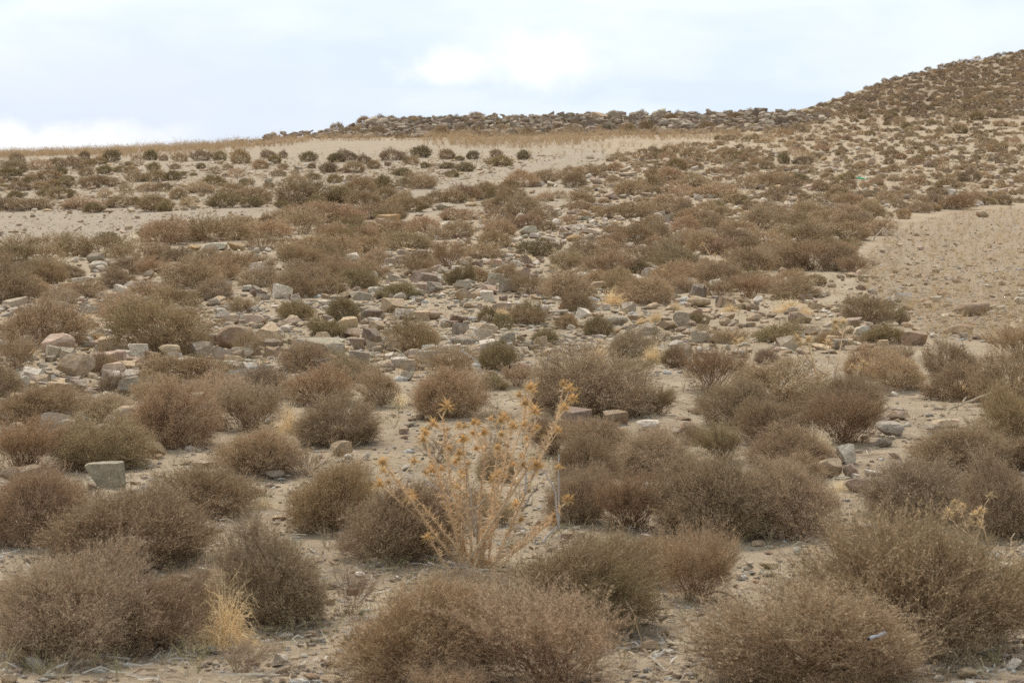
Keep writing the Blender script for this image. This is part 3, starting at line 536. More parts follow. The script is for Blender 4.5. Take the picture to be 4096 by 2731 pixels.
scatter([(2300,640),(2700,590),(3100,530),(3400,480),(4120,500),(4120,800),(3500,880),(3300,1000),(2700,1000),(2300,900)], 5000, .105, .45, 'ggwtwlktp', mx=.28)
scatter(P_FIELD, 2000, .030, .6, 'ttbkbwtt', .13)
scatter(P_STRIP, 3000, .045, .55, 'ttkwtb', .16)
scatter([(-60,640),(600,650),(1400,650),(2300,620),(2000,690),(1450,810),(600,850),(-60,850)], 4800, .07, .55, 'ttgkgwbt', .25)
scatter(P_RUB2, 3600, .075, .5, 'ggwtwwltkp', mx=.21)
scatter(Z_HILL, 1500, .13, .45, 'ggtbp', .3)
scatter([(0,1450),(4096,1380),(4096,2731),(0,2731)], 1300, .020, .5, 'twkgtbw', .045)
scatter([(-60,1230),(900,1190),(1000,1500),(900,1720),(-60,1740)], 1500, .050, .6, 'ggwtwwlkt', .16)
scatter([(2600,1100),(3500,1100),(3600,1400),(2700,1450)], 700, .055, .6, 'ttbkgw', .2)
scatter([(1200,556),(1470,510),(1500,482),(3200,462),(3330,480),(3150,520),(2900,535),(2000,548)], 5000, .22, .42, 'gpgplgpb', .62, True)
scatter([(900,566),(1320,552),(1330,540),(900,560)], 260, .24, .3, 'gpp', .4, True)
STONES.sort(key=lambda s: -s['a'])
wallA = Acc(); stoneA = Acc(); nr = 0; RCOUNT = {}
for s in STONES:
    word, colr = RC[s['c']]; c = np.array(colr)*rng.uniform(.62, 1.14)*(1+rng.normal(size=3)*.014)*np.array((1.32, 1.20, 1.06)); p = s['p']
    rz = rng.uniform(-.35, .35)+random.choice((0, math.pi)); sink = .10 if s['ex'] else .16
    if not s.get('wall') and nr < 300:
        nr += 1; q = RCOUNT.get(s['s'], 0); RCOUNT[s['s']] = q+1
        o = link('rock', ROCKM[s['s']][q % 5], None, (p[0], p[1], p[2]-sink*s['H']), (s['W'], s['D'], s['H']*(1+sink)), rz)
        o.rotation_euler = (rng.normal()*.05, rng.normal()*(.16 if s['s'] == 'slab' else .06), rz); o.color = (*c, 1)
        sh = {'slab': 'flat', 'block': 'blocky', 'round': 'rounded', 'rough': 'jagged'}[s['s']]
        size = 'large ' if s['w'] > 95 else 'small ' if s['w'] < 42 else ''
        put(o, 'rock', f"{size}{sh} {word} rock", s['x'], s['y'], 'rock', 'rocks strewn over the hillside')
    else:
        big = s['w'] > 16
        V, T = random.choice(STONE2 if big else STONE1); V = V-np.array([0, 0, sink+.04]); V = V*np.array([s['W'], s['D'], s['H']]); rz = rng.uniform(0, 6.28) if s.get('wall') else rz+rng.normal()*.5
        ca, sa = math.cos(rz), math.sin(rz); tl = rng.normal()*.2
        V = np.stack([V[:, 0]*ca-V[:, 1]*sa, V[:, 0]*sa+V[:, 1]*ca, V[:, 2]+V[:, 0]*tl], 1)+p
        if s.get('wall'): V[:, 2] += rng.uniform(0, .22)*max(0, min(1, (p[1]-112)/10))
        (wallA if s.get('wall') else stoneA).add(V, T, c*(.68 if s.get('wall') else 1))
o = link('stone_wall', wallA.mesh('stone_wall', [M_STONES])); o['label'] = 'long low ruined wall of grey rubble stones along the skyline ridge'; o['category'] = 'stone wall'
o = link('small_stones', stoneA.mesh('small_stones', [M_STONES])); o['kind'] = 'stuff'; o['category'] = 'stones'; o['label'] = 'loose small stones and rubble strewn over the whole slope'
# gravel
g = Acc(); V0, T0 = ICO[1]
for poly, n, med in (([(-100,1300),(4200,1300),(4200,2760),(-100,2760)], 17000, .010), (P_FIELD, 8000, .017), (P_STRIP, 6000, .026), (P_LEFT, 7000, .030), ([(700,1150),(2700,1100),(2900,1500),(800,1550)], 3000, .028)):
    xs = [p[0] for p in poly]; ys = [p[1] for p in poly]; X = rng.uniform(min(xs), max(xs), n); Yp = rng.uniform(min(ys), max(ys), n); ok = inpoly(X, Yp, poly)
    for x, y in zip(X[ok], Yp[ok]):
        p = pix(x, y); s = med*math.exp(rng.normal()*.5); V = V0*(1+.2*rng.normal(size=(len(V0), 1)))*np.array([s*rng.uniform(.6, 1.2), s*rng.uniform(.5, 1), s*rng.uniform(.3, .6)])*.7
        c = np.array(RC[random.choice('ttwkbgw')][1])*rng.uniform(.8, 1.15); g.add(V+p, T0, c)
o = link('gravel', g.mesh('gravel', [M_STONES], True)); o['kind'] = 'stuff'; o['category'] = 'gravel'; o['label'] = 'fine pale gravel lying on the bare sand'
# ------------------------------------------------------------------ litter, weeds, far thistles
lit = Acc(); n = 5200; X = rng.uniform(-80, 4180, n); Yp = 1250+1500*rng.uniform(0, 1, n)**.8
for x, y in zip(X, Yp):
    p = pix(x, y); a = rng.uniform(0, 6.28); l = rng.uniform(.02, .11); d = np.array([math.cos(a), math.sin(a), rng.normal()*.12])*l/2; z = np.array([0, 0, .012])
    V, T = ribbons(np.array([[p-d+z, p+z+rng.normal(size=3)*.008, p+d+z]]), np.array([[.003, .0035, .002]])*rng.uniform(.7, 1.6)); c = np.array(random.choice(((.52, .46, .38), (.42, .34, .26), (.30, .22, .15), (.58, .48, .32), (.60, .54, .45))))
    lit.add(V, T, c*rng.uniform(.8, 1.1))
o = link('twig_litter', lit.mesh('twig_litter', [M_STUFF])); o['kind'] = 'stuff'; o['category'] = 'litter'; o['label'] = 'broken dry twigs and straw littering the bare sand'
def sprig(acc, p, h, w, c, ns, nf, wt, fl):
    az = rng.uniform(0, 6.28, ns); sp = rng.uniform(.1, 1, ns); T1 = p+np.stack([np.cos(az)*sp*w/2, np.sin(az)*sp*w/2, h*rng.uniform(.6, 1, ns)], 1)
    b = np.repeat(p[None], ns, 0); mid = (b+T1)/2+np.array([0, 0, .06])*h; V, T = ribbons(np.stack([b, mid, T1], 1), np.array([[1, .8, .4]])*wt*np.ones((ns, 1)))
    acc.add(V, T, np.repeat(np.array(c)[None]*rng.uniform(.75, 1.2, (ns, 1)), 6, 0))
    i = rng.integers(0, ns, nf); t = rng.uniform(.35, 1.02, nf)[:, None]; O = b[i]*(1-t)+T1[i]*t+rng.normal(size=(nf, 3))*w*.07
    V, T = flakes(O, fl*rng.uniform(.6, 1.4, nf)); acc.add(V, T, np.repeat(np.array(c)[None]*rng.uniform(.7, 1.3, (nf, 1)), 3, 0))
we = Acc()
for poly, n, cs, hh in ((P_LEFT, 1300, ((.58, .43, .25), (.50, .38, .23), (.40, .31, .2)), (.08, .22)), (P_FIELD, 3000, ((.60, .42, .23), (.58, .45, .26), (.44, .32, .2)), (.05, .14)), (P_STRIP, 260, ((.45, .32, .18), (.35, .28, .16)), (.06, .2)), ([(0,1240),(4096,1300),(4096,2731),(0,2731)], 950, ((.48, .38, .23), (.40, .33, .2), (.35, .27, .18), (.28, .25, .12)), (.04, .11)), ([(700,1100),(2700,1050),(3500,1150),(3500,1400),(2600,1500),(800,1550)], 500, ((.46, .36, .2), (.36, .28, .17), (.5, .33, .14), (.25, .22, .1)), (.06, .2)), (Z_MID, 420, ((.48, .36, .2), (.45, .30, .13)), (.12, .3)), (Z_SLOPE, 500, ((.48, .36, .2), (.42, .31, .18)), (.15, .35))):
    xs = [p[0] for p in poly]; ys = [p[1] for p in poly]
    for _ in range(n):
        x = rng.uniform(min(xs), max(xs)); y = rng.uniform(min(ys), max(ys))
        if not inpoly(x, y, poly): continue
        p = pix(x, y); h = rng.uniform(*hh); px = p[1]/F*4; sprig(we, p, h, h*rng.uniform(1.4, 2.8), random.choice(cs), 9, 34, max(.0014, px*.16), max(.004, px*.42))
o = link('dry_weeds', we.mesh('dry_weeds', [M_STUFF])); o['kind'] = 'stuff'; o['category'] = 'weeds'; o['label'] = 'low dry orange and straw weeds dotted between stones'
be = Acc()
for k in range(8500):
    x = rng.uniform(-120, 3350); Y = rng.uniform(97, 117) if x > 900 else rng.uniform(95, 112); X = (x-CX)/F*Y; yb = HZ+F*(EYE-float(ground(X, Y)))/Y
    if x > 2300 and rng.uniform() < (x-2300)/1300: continue
    if fbm(np.array(X*.15), np.array(Y*.25), 44, 3)+.6*fbm(np.array(X*.6), np.array(Y*.8), 45, 2) < -.03+(.02 if x > 900 else -.06): continue
    if Y < 101 and rng.uniform() < .55: continue
    h = rng.uniform(.14, .42)*(1.6 if rng.uniform() < .05 else 1); c = np.array(random.choice(((.52, .36, .2), (.48, .34, .2), (.55, .40, .24), (.42, .30, .19))))
    sprig(be, np.array([X, Y, float(ground(X, Y))]), h, h*1.5, c, 7, 26, .006, .026)
o = link('dry_thistles', be.mesh('dry_thistles', [M_STUFF])); o['kind'] = 'stuff'; o['category'] = 'thistles'; o['label'] = 'belt of dry orange thistle stalks along the top of the slope'
# ------------------------------------------------------------------ thistles
def head_mesh(n=34, sc=1.):
    a = Acc(); V, T = ICO[2]; Vc = V*np.array([.0085, .0085, .0105]); a.add(Vc, T, np.stack([np.zeros(len(V)), rng.uniform(.0, .35, len(V)), np.zeros(len(V))], 1))
    D = nrm(rdir(n)*np.array([1, 1, .75])+np.array([0, 0, .12])); V, T = spikes(D*.008, D, rng.uniform(.02, .042, n)*sc, .0042); a.add(V, T, np.repeat(np.stack([np.zeros(n), rng.uniform(.3, 1, n), np.zeros(n)], 1), 3, 0))
    V, T = spikes(D*.008, nrm(D+rdir(n)*.2), rng.uniform(.012, .03, n)*sc, .0042); a.add(V, T, np.repeat(np.stack([np.zeros(n), rng.uniform(.3, 1, n), np.zeros(n)], 1), 3, 0))
    m = 14; D = nrm(rdir(m)*.35+np.array([0, 0, 1])); V, T = spikes(D*.006, D, .018, .004); a.add(V, T, np.repeat(np.stack([np.zeros(m), np.ones(m), np.zeros(m)], 1), 3, 0))
    return a.mesh('flower_head', [M_STEM])
HEADS = [head_mesh() for _ in range(4)]
CS, CHD, CGREY = (.68, .51, .33), (.58, .385, .175), (.48, .43, .37)
def thistle(base, tops, heads, label, r0=.006, hs=1., depth=.22, grey=(), leaf=70, headcol=(.56, .42, .24), bare=(), stemcol=CS):
    b0 = pix(*base); Y0 = b0[1]; root = link('thistle', None, None, b0); root.empty_display_size = .1
    def part(nm, me, par, c, loc=None, sc=None):
        o = link(nm, me, par, loc, sc); o.color = (*c, 1); return o
    paths = []
    for k, (x, y) in enumerate(tops):
        Yt = Y0+rng.uniform(-depth, depth); tip = at_depth(x, y, Yt)-b0; bs = np.array([rng.normal()*.05+tip[0]*.12, rng.normal()*.05, -.02])
        ct = bs*.5+tip*.5+np.array([tip[0]*.10*rng.uniform(-.4, 1), 0, -abs(tip[0])*.10*rng.uniform(-.3, 1)])
        t = np.linspace(0, 1, 14)[:, None]; P = bs*(1-t)**2+2*ct*t*(1-t)+tip*t*t; P[2:-1] += np.cumsum(rng.normal(size=(11, 3))*.0022, 0)
        P = P + 0; paths.append(P); ln = np.linalg.norm(tip)
        V, T = tube(P, np.linspace(r0*(.7+.5*ln), r0*.36, 14), 6); fx = np.stack([np.zeros(len(V)), np.clip(.45+.3*rng.normal(size=len(V)), 0, 1), np.zeros(len(V))], 1)
        st = part('stem', mk_mesh('stem', V, T, fx, [M_STEM], smooth=True), root, np.array(stemcol)*rng.uniform(.85, 1.15))
        nl = int(leaf*min(1.2, ln/.5)); i = rng.integers(1, 13, nl); f = rng.uniform(0, 1, nl)[:, None]; O = P[i]*(1-f)+P[i-1]*f; D = nrm(rdir(nl)+np.array([0, 0, .55])); a = Acc()
        V, T = spikes(O, D, rng.uniform(.008, .042, nl)*hs, .0042*hs); a.add(V, T, np.repeat(np.stack([np.zeros(nl), rng.uniform(.2, 1, nl), np.zeros(nl)], 1), 3, 0))
        part('leaves', a.mesh('leaves', [M_STEM]), st, (.60, .42, .24))
        if (x, y) not in bare: part('flower_head', random.choice(HEADS), root, np.array(headcol)*rng.uniform(.85, 1.15), tip, [hs*rng.uniform(.85, 1.15)]*3)
    for x, y, s in heads:
        q = at_depth(x, y, Y0)-b0; best = None
        for P in paths:
            for i in range(3, 12):
                dv = q-P[i]; dz = q[2]-P[i][2]; dl = math.hypot(dv[0], dz)
                cost = dl+(.6 if dz < dl*.55 else 0)
                if dl > .03 and (best is None or cost < best[0]): best = (cost, P, i)
        P, i = best[1], best[2]; o_ = P[i]; tip = np.array([q[0], o_[1]+rng.normal()*.05, q[2]]); tip[0] *= (Y0+tip[1])/Y0; ct = (o_+tip)/2+np.array([0, 0, -.12])*np.linalg.norm(tip-o_); t = np.linspace(0, 1, 8)[:, None]
        Q = o_*(1-t)**2+2*ct*t*(1-t)+tip*t*t; V, T = tube(Q, np.linspace(r0*.55, r0*.28, 8), 5); a = Acc(); a.add(V, T, np.stack([np.zeros(len(V)), np.clip(.5+.3*rng.normal(size=len(V)), 0, 1), np.zeros(len(V))], 1))
        nl = 16; j = rng.integers(0, 8, nl); V, T = spikes(Q[j], nrm(rdir(nl)+np.array([0, 0, .4])), rng.uniform(.008, .026, nl)*hs, .005*hs); a.add(V, T, np.repeat(np.stack([np.zeros(nl), rng.uniform(.3, 1, nl), np.zeros(nl)], 1), 3, 0))
        part('stem', a.mesh('stem', [M_STEM]), root, np.array(stemcol)*rng.uniform(.85, 1.15))
        part('flower_head', random.choice(HEADS), root, np.array(headcol)*rng.uniform(.85, 1.15), tip, [hs*s*rng.uniform(.9, 1.1)]*3)
    for pl in grey:
        P = np.array([at_depth(x, y, Y0+.05) for x, y in pl])-b0; s = np.linspace(0, 1, 12); P = np.stack([np.interp(s, np.linspace(0, 1, len(P)), P[:, k]) for k in range(3)], 1); P[:, 1] += np.linspace(0, rng.normal()*.12, 12); P += rng.normal(size=P.shape)*.0015
        V, T = tube(P, np.linspace(r0*.85, r0*.4, 12), 6); o = part('stem', mk_mesh('stem', V, T, np.stack([np.zeros(len(V)), .5+0*V[:, 0], 0*V[:, 0]], 1), [M_STEM], smooth=True), root, CGREY); o['label'] = 'bare grey dead stalk'
    xs, ys = topix(b0); put(root, 'thistle', 'thistle', base[0], min(t[1] for t in tops)*.5+base[1]*.5, 'thistle', 'dry thistles among the shrubs', label); return root
Zp = lambda l: [(x/1.96+1500, y/1.96+1500) for x, y in l]
MT = Zp([(660,620),(975,785),(1405,1135),(290,945),(65,685),(40,855),(380,505),(450,745),(570,245),(690,510),(850,455),(1015,330),(1085,400),(1225,100),(1255,280),(1530,105),(1490,255),(1515,975),(415,1270)])
MH = [(1475,90,1),(1550,210,1.25),(1130,185,1),(1180,225,1.1),(465,335,1.1),(400,400,.9),(380,440,.8),(665,380,.9),(710,365,.8),(775,355,1),(810,395,.8),(770,445,.7),(990,315,.9),(915,300,.7),(1180,340,1),(1275,365,.7),(1000,400,.9),(970,520,.9),(1240,150,.7),(575,380,.5),(310,650,1),(65,795,.8),(105,875,.7),(120,740,.5),(525,720,.9),(630,705,.8),(680,755,.8),(700,835,1),(650,810,.8),(585,560,.8),(660,620,.9),(975,655,.7),(1160,600,.8),(1160,665,.9),(925,850,1),(1255,750,1.65),(1105,1060,1),(1140,1140,.9),(1405,1135,.8),(850,1230,.7),(290,945,.8),(795,545,.8),(1435,455,1),(1195,465,.6),(390,780,.6),(1440,745,.8),(975,785,.7),(1090,700,.7),(740,640,.7)]
MH = [(x/1.96+1500, y/1.96+1500, s) for x, y, s in MH]
MH = [(x, y, s_*.8) for x, y, s_ in MH]
thistle((1905, 2275), MT, MH, 'tall golden thistle with many spiky orange heads standing before the grey dome shrub', r0=.0050, hs=.9, depth=.2, leaf=340, headcol=CHD,
        grey=[Zp(l) for l in ([(815,1500),(790,1020),(870,920)], [(1445,1210),(1410,900),(1330,760)], [(1180,930),(1185,630)], [(1300,1320),(1440,1180),(1440,640)], [(760,1330),(640,1000),(380,800)], [(1150,1060),(1280,830)], [(780,1250),(720,640)])])
thistle((3945, 2195), [(3963,1983),(3797,2052),(3848,2025),(3920,2045)], [(3815,2007,.8),(3893,2050,1.),(3838,2012,.7),(3905,2080,.8),(3870,2075,.8)], 'small orange thistle of few stalks behind the big olive shrub', r0=.003, hs=.75, leaf=50, depth=.12)
thistle((4120, 2330), [(4058,2132),(4036,2245),(4050,2292),(4062,2215),(4085,2390)], [], 'pale headless thistle of bare spiny straw stems at the picture edge', r0=.004, leaf=40, bare=[(4058,2132),(4036,2245),(4050,2292),(4062,2215),(4085,2390)], stemcol=PALE, depth=.1)
thistle((3325, 1552), [(3374,1289),(3190,1355),(3232,1361),(3315,1373),(3455,1456)], [(3371,1328,.9),(3404,1468,.8),(3440,1480,.7),(3362,1300,.8),(3210,1380,.8)], 'faded thistle with white dead stalks rising behind greyish shrubs', r0=.006, hs=1.15, leaf=60, grey=[[(3333,1551),(3345,1468)], [(3333,1512),(3290,1535)], [(3300,1500),(3170,1405)], [(3422,1550),(3424,1510),(3450,1460)]])
thistle((3000, 1478), [(2940,1364),(2967,1361),(2880,1456)], [(2950,1375,.8),(2885,1462,.8),(2930,1460,.7)], 'sparse thistle of three leaning stalks above a reddish shrub', r0=.004, hs=.95, leaf=30)
thistle((2880, 1088), [(2810,978),(2823,1033),(2904,1010),(2806,1046),(2860,1020)], [(2830,1040,.9),(2895,1030,.9),(2850,1050,1),(2880,1045,.9)], 'bushy orange thistle growing out of a golden tuft', r0=.007, hs=1.2, leaf=110)
thistle((2960, 1070), [(2963,1003),(2976,1007),(2938,1020)], [(2950,1030,.8)], 'forked thistle stalk beside the bushy orange thistle', r0=.006, hs=1.1, leaf=24)
thistle((2685, 1052), [(2640,1007),(2687,1001),(2712,1020)], [(2650,1012,.8),(2700,1030,.8),(2675,1025,.8)], 'low orange thistle with spread arms among tan weeds', r0=.006, hs=1.1, leaf=50)
thistle((2640, 1118), [(2612,1088),(2655,1080),(2635,1092)], [(2625,1100,.9),(2648,1098,.9)], 'squat orange thistle in front of a dark green shrub', r0=.005, hs=1.0, leaf=50)
thistle((3300, 990), [(3216,925),(3330,945),(3270,950)], [(3250,945,.8),(3310,955,.8),(3340,960,.8)], 'orange thistle with one long stalk beside the orange field', r0=.006, hs=1.2, leaf=60)
thistle((1960, 905), [(1930,868),(1862,870)], [(1940,880,.8)], 'short two stalked thistle among brown rubble', r0=.007, hs=1.3, leaf=24)
# ------------------------------------------------------------------ sticks
def branch(lines, r, col, label, lie=False):
    p0 = pix(*lines[0][0]); root = link('dead_branch', None, None, p0); root.empty_display_size = .1; a = Acc()
    for l in lines:
        P = np.array([pix(*q)+np.array([0, 0, .012]) if lie else at_depth(q[0], q[1], p0[1]) for q in l])-p0; m = 5*len(P); s = np.linspace(0, 1, m); P = np.stack([np.interp(s, np.linspace(0, 1, len(P)), P[:, k]) for k in range(3)], 1)+rng.normal(size=(m, 3))*r*.35
        if lie: P[:, 2] = ground(P[:, 0]+p0[0], P[:, 1]+p0[1])-p0[2]+.03
        V, T = tube(P, np.linspace(r, r*.5, m), 6); a.add(V, T, np.stack([np.zeros(len(V)), np.clip(.5+.2*rng.normal(size=len(V)), 0, 1), np.zeros(len(V))], 1))
    st = link('stick', a.mesh('stick', [M_STEM]), root); st.color = (*col, 1)
    put(root, 'branch', 'branch', lines[0][0][0], lines[0][0][1], 'branch', None, label)
branch([[(3790,1640),(3965,1568)], [(3721,1622),(3790,1640),(3942,1680)], [(3850,1612),(3865,1586)]], .0065, (.56, .46, .32), 'long pale fallen branch with forks on the sand near the orange topped shrub')
branch([[(3616,1560),(3654,1531)], [(3636,1546),(3642,1562),(3668,1575)]], .004, (.5, .45, .38), 'small white forked twig at the foot of a tan shrub')
branch([[(3720,1598),(3740,1575)], [(3722,1592),(3724,1568)]], .004, (.56, .48, .36), 'tiny pale forked stick standing in bare sand')
branch([[(3486,967),(3533,910)], [(3533,912),(3606,963)], [(3530,915),(3560,962)]], .016, (.56, .47, .34), 'pale bent stalks making a peak at the corner of the orange field')
branch([[(1000,1255),(1058,1205)], [(1055,1255),(1005,1200)], [(1030,1258),(1036,1195)], [(1020,1235),(1060,1240)]], .006, (.40, .37, .33), 'crossed grey dead sticks above the flat pinkish slab')
branch([[(1690,2252),(1790,2280),(1877,2302)], [(1715,2285),(1800,2315)], [(1790,2280),(1830,2300)]], .004, (.30, .25, .21), 'thin grey branch lying on sand before the golden thistle', True)
branch([[(1640,1450),(1610,1412),(1575,1392)]], .005, (.56, .50, .36), 'single pale curved stalk leaning over rubble')
branch([[(1935,1540),(1925,1490),(1905,1440),(1840,1400)], [(1925,1490),(1890,1470)]], .005, (.46, .43, .39), 'curved whitish dead branch draped over a tan shrub')
branch([[(2586,2614),(2555,2530),(2530,2440),(2502,2400)]], .0016, (.54, .42, .24), 'thin yellow dry stem leaning beside the flat dark brown rock')
branch([[(3648,2729),(3720,2705)]], .004, (.56, .49, .38), 'short pale stick lying under the big olive shrub', True)
branch([[(3960,1962),(3925,1897),(3861,1753)]], .0018, (.5, .4, .26), 'long thin straw stalk leaning across a wide greyish shrub')
branch([[(2440,1030),(2500,1010)], [(2440,1030),(2490,1068)]], .012, (.52, .42, .28), 'two pale stalks crossed on a grey shrub in the rubble')
# ------------------------------------------------------------------ litter objects
def tube_thing():
    Yt = 6.50; a = at_depth(3475, 2553, Yt-.02); b = at_depth(3541, 2530, Yt+.015); s = np.linspace(0, 1, 24)[:, None]; P = a*(1-s)+b*s
    P[:, 2] += -.0022*np.exp(-((s[:, 0]-.56)/.1)**2); R = .0044*(1-.22*np.exp(-((s[:, 0]-.56)/.09)**2)); root = link('plastic_tube', None, None, a); root.empty_display_size = .02
    V, T = tube(P-a, R, 20); T = np.array([t for t in T if not (max(t) < 20)]); o = link('tube_wall', mk_mesh('tube_wall', V, T, None, [flat_mat('white_plastic', (.40, .40, .43), .5, .5)], smooth=True), root)
    q = nrm(b-a); V, T = tube(np.array([a, a+q*.0125])-a, [.0040, .0038], 20); o = link('tube_mouth_shade', mk_mesh('tube_mouth_shade', V, T, None, [flat_mat('black_mouth_shade', (.02, .02, .024), .7)], smooth=True), root); o['label'] = 'black plug painting the shade inside the open tube end'  # solid black plug: the shade inside the hollow end, put in as colour
    q2 = q*(-.0022); V, T = tube(np.array([q2, -q2*.2]), [.0046, .0046], 20); link('tube_rim_shade', mk_mesh('tube_rim_shade', V, T, None, [bpy.data.materials['black_mouth_shade']], smooth=True), root)  # black ring added in front so the opening's painted shade reads darker
    put(root, 'tube', 'tube', 3508, 2540, 'tube', None, 'short white dented tube with a dark open end caught in the grey shrub')
tube_thing()
def green_strip():
    p = pix(3444, 722); Yt = p[1]-.15; m = flat_mat('green_plastic', (.12, .52, .26), .35, .5); root = link('plastic_bottle', None, None, p); root.empty_display_size = .05
    a = at_depth(3424, 712, Yt)-p; b = at_depth(3466, 716, Yt)-p; s = np.linspace(0, 1, 16)[:, None]; P = a*(1-s)+b*s; P[:, 2] += rng.normal(size=16)*.003
    prof = np.interp(s[:, 0], [0, .04, .1, .62, .78, .82, .9, 1], [.018, .028, .032, .032, .016, .013, .013, .015]); V, T = tube(P, prof, 14); link('bottle_body', mk_mesh('bottle_body', V, T, None, [m], smooth=True), root)
    V, T = tube(P[-3:]+(b-a)*.02, .0165, 12); o = link('cap', mk_mesh('cap', V, T, None, [flat_mat('pale_cap', (.55, .75, .6), .4)], smooth=True), root)
    put(root, 'bottle', 'bottle', 3444, 714, 'bottle', None, 'bright green plastic bottle lying among shrubs and stones on the slope')
green_strip()
# ------------------------------------------------------------------ labels: every thing singled out by its look and by what it lies beside
LM = [('the golden thistle', 1900, 1900), ('the white tube', 3508, 2540), ('the green bottle', 3444, 714), ('the fallen pale branch', 3850, 1630), ('the blocky lichen boulder', 430, 1900), ('the tilted tan boulder', 300, 1460), ('the smooth pinkish boulder', 237, 1376), ('the flat lichen slab', 1270, 1388), ('the porous tan boulder', 1078, 1335), ('the round brown boulder', 2755, 1730), ('the dark purple slab', 2290, 1670), ('the purple upright block', 1485, 1345), ('the white square block', 3392, 1815), ('the crusty white boulder', 3550, 1717), ('the long brown slab', 3895, 1237), ('the tilted brown slab', 3665, 1352), ('the dark notched block', 2790, 1163), ('the crossed grey sticks', 1030, 1228), ('the peaked pale stalks', 3533, 935), ('the big golden tuft', 905, 2430), ('the small thistle', 3900, 2080), ('the bushy orange thistle', 2860, 1040), ('the ochre ledge rock', 1553, 876), ('the tall reddish dome shrub', 1790, 1020), ('the dark green sand bush', 437, 960), ('the ochre brick-like rock', 2924, 790), ('the ochre crag', 2297, 950), ('the end of the stone wall', 1480, 480), ('the middle of the stone wall', 2300, 490), ('the foot of the hill', 3250, 440), ('the top of the hill', 4060, 230), ('the sand strip tip', 2350, 640), ('the pale sand strip', 250, 905), ('the faded thistle', 3325, 1420), ('the pale field boulder', 3610, 1187), ('the orange field corner', 3740, 860), ('the tan block in the field', 3930, 852), ('the grey lichen ledge', 860, 985), ('the orange rock', 3293, 635), ('the olive cushion on the sand', 375, 832), ('the wide olive thicket', 1200, 775), ('the isolated dark bush', 2093, 620)]
BASES = {}
def ordn(k): return ['', 'second ', 'third ', 'fourth ', 'fifth ', 'sixth ', 'seventh ', 'eighth ', 'ninth ', 'tenth '][k]
buck = {}
for t in THINGS:
    if t['label']: continue
    ds = sorted((math.hypot(t['x']-x, (t['y']-y)*1.7), nm, x, y) for nm, x, y in LM)
    d, nm, x, y = ds[0]
    dx, dy = t['x']-x, (t['y']-y)*1.7
    if d < 22: rel = 'which is ' + nm; 
    elif abs(dx) > abs(dy): rel = ('left of ' if dx < 0 else 'right of ')+nm
    else: rel = ('behind ' if dy < 0 else 'in front of ')+nm
    t['rel'] = rel; t['d'] = d; buck.setdefault((t['desc'], rel), []).append(t)
for (desc, rel), l in buck.items():
    l.sort(key=lambda t: t['d'])
    for k, t in enumerate(l):
        if rel.startswith('which is '): t['label'] = f"{desc}, {rel[9:]}" if k == 0 else f"{ordn(k)}{desc} touching {rel[9:]}"
        else: t['label'] = f"{ordn(k) if k < 10 else str(k+1)+'th '}{desc} {'just ' if t['d'] < 130 and k == 0 else ''}{rel}"
for t in THINGS: t['o']['label'] = t['label']
# ------------------------------------------------------------------ light
w = bpy.data.worlds.new('World'); S.world = w; w.use_nodes = True; t = w.node_tree; t.nodes.clear()
SUN_EL, SUN_AZ = math.radians(52), math.radians(-14)          # azimuth from straight ahead, negative to the left
out = N(t, 'ShaderNodeOutputWorld'); sky = N(t, 'ShaderNodeTexSky'); sky.sky_type = 'NISHITA'; sky.sun_disc = False; sky.sun_elevation = SUN_EL; sky.sun_rotation = SUN_AZ
b1 = N(t, 'ShaderNodeBackground'); b1.inputs[1].default_value = .10; L(t, sky.outputs[0], b1.inputs[0])
tc = N(t, 'ShaderNodeTexCoord'); v = tc.outputs['Generated']
mp = N(t, 'ShaderNodeMapping'); mp.inputs['Scale'].default_value = (1, 1, 3.2); L(t, v, mp.inputs[0])
n1 = noise(t, mp.outputs[0], 9, 6, .55, .3); n2 = noise(t, mp.outputs[0], 3.2, 3, .5)
cl = mixc(t, ramp(t, n1, [(.40, 0), (.60, 1)]), (.70, .82, .95), (.875, .95, .99))
cl = mixc(t, mul(t, ramp(t, n2, [(.36, 1), (.55, 0)]), .55), cl, (.68, .785, .94))
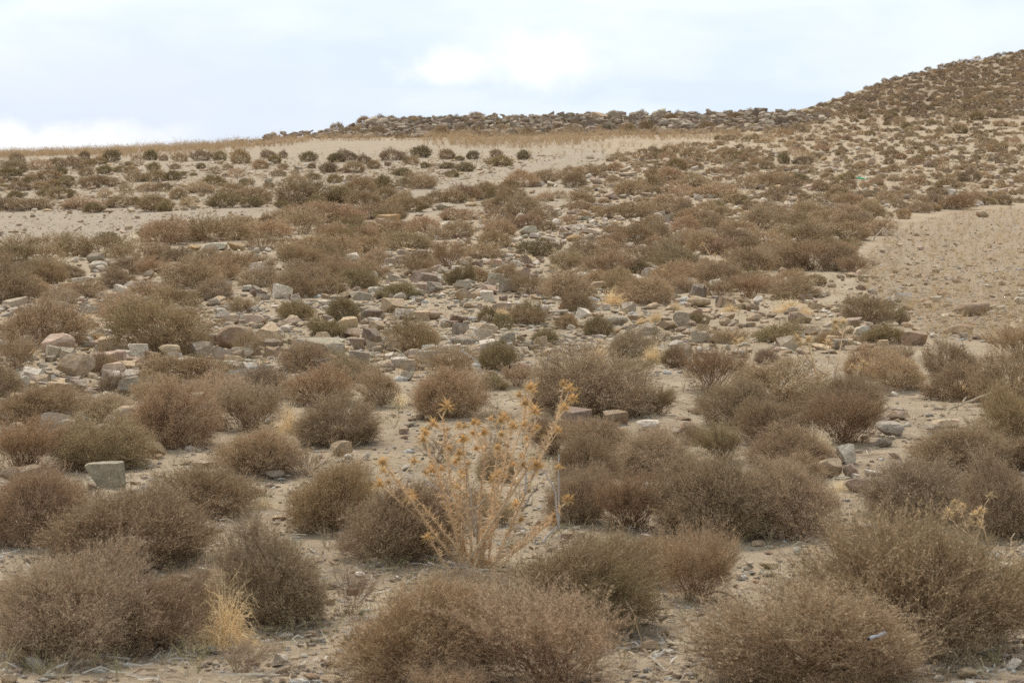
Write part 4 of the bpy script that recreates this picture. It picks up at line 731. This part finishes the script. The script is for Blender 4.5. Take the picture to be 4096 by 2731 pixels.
def blob(x, y, sx, sy, col, k, cl):
    d = nrm(np.array([(x-CX)/F, 1, (HZ-y)/F])); s = N(t, 'ShaderNodeVectorMath', operation='SUBTRACT'); L(t, v, s.inputs[0]); s.inputs[1].default_value = d
    ad = N(t, 'ShaderNodeVectorMath', operation='ADD'); nz = N(t, 'ShaderNodeTexNoise'); nz.inputs['Scale'].default_value = 55; nz.inputs['Detail'].default_value = 5; L(t, v, nz.inputs['Vector'])
    sb = N(t, 'ShaderNodeVectorMath', operation='MULTIPLY_ADD'); L(t, nz.outputs['Color'], sb.inputs[0]); sb.inputs[1].default_value = (.04, .0, .022); sb.inputs[2].default_value = (-.02, 0, -.011)
    L(t, s.outputs[0], ad.inputs[0]); L(t, sb.outputs[0], ad.inputs[1])
    m = N(t, 'ShaderNodeVectorMath', operation='MULTIPLY'); L(t, ad.outputs[0], m.inputs[0]); m.inputs[1].default_value = (F/sx, F/sx, F/sy)
    ln = N(t, 'ShaderNodeVectorMath', operation='LENGTH'); L(t, m.outputs[0], ln.inputs[0])
    f = N(t, 'ShaderNodeMapRange'); f.interpolation_type = 'SMOOTHSTEP'; L(t, ln.outputs['Value'], f.inputs[0]); f.inputs[1].default_value = 1.5; f.inputs[2].default_value = .15; f.inputs[3].default_value = 0; f.inputs[4].default_value = k
    return mixc(t, f.outputs[0], cl, col)
cl = blob(450, 400, 900, 300, (.72, .80, .95), .75, cl)
cl = blob(2150, 240, 260, 115, (1.06, 1.08, 1.08), .75, cl)
cl = blob(1750, 270, 160, 70, (1.08, 1.1, 1.1), .7, cl)
cl = blob(150, 565, 560, 80, (1.05, 1.07, 1.08), .8, cl)
b2 = N(t, 'ShaderNodeBackground'); b2.inputs[1].default_value = .90; L(t, cl, b2.inputs[0])
mx = N(t, 'ShaderNodeMixShader'); mx.inputs[0].default_value = .9; L(t, b1.outputs[0], mx.inputs[1]); L(t, b2.outputs[0], mx.inputs[2]); L(t, mx.outputs[0], out.inputs[0])
sl = bpy.data.lights.new('sun', 'SUN'); sl.energy = 3.5; sl.angle = math.radians(8); sl.color = (1, .95, .87); so = bpy.data.objects.new('sun', sl); COL.objects.link(so)
dv = Vector((math.sin(SUN_AZ)*math.cos(SUN_EL), math.cos(SUN_AZ)*math.cos(SUN_EL), math.sin(SUN_EL))); so.rotation_euler = dv.to_track_quat('Z', 'Y').to_euler(); so.location = (0, 0, 30)
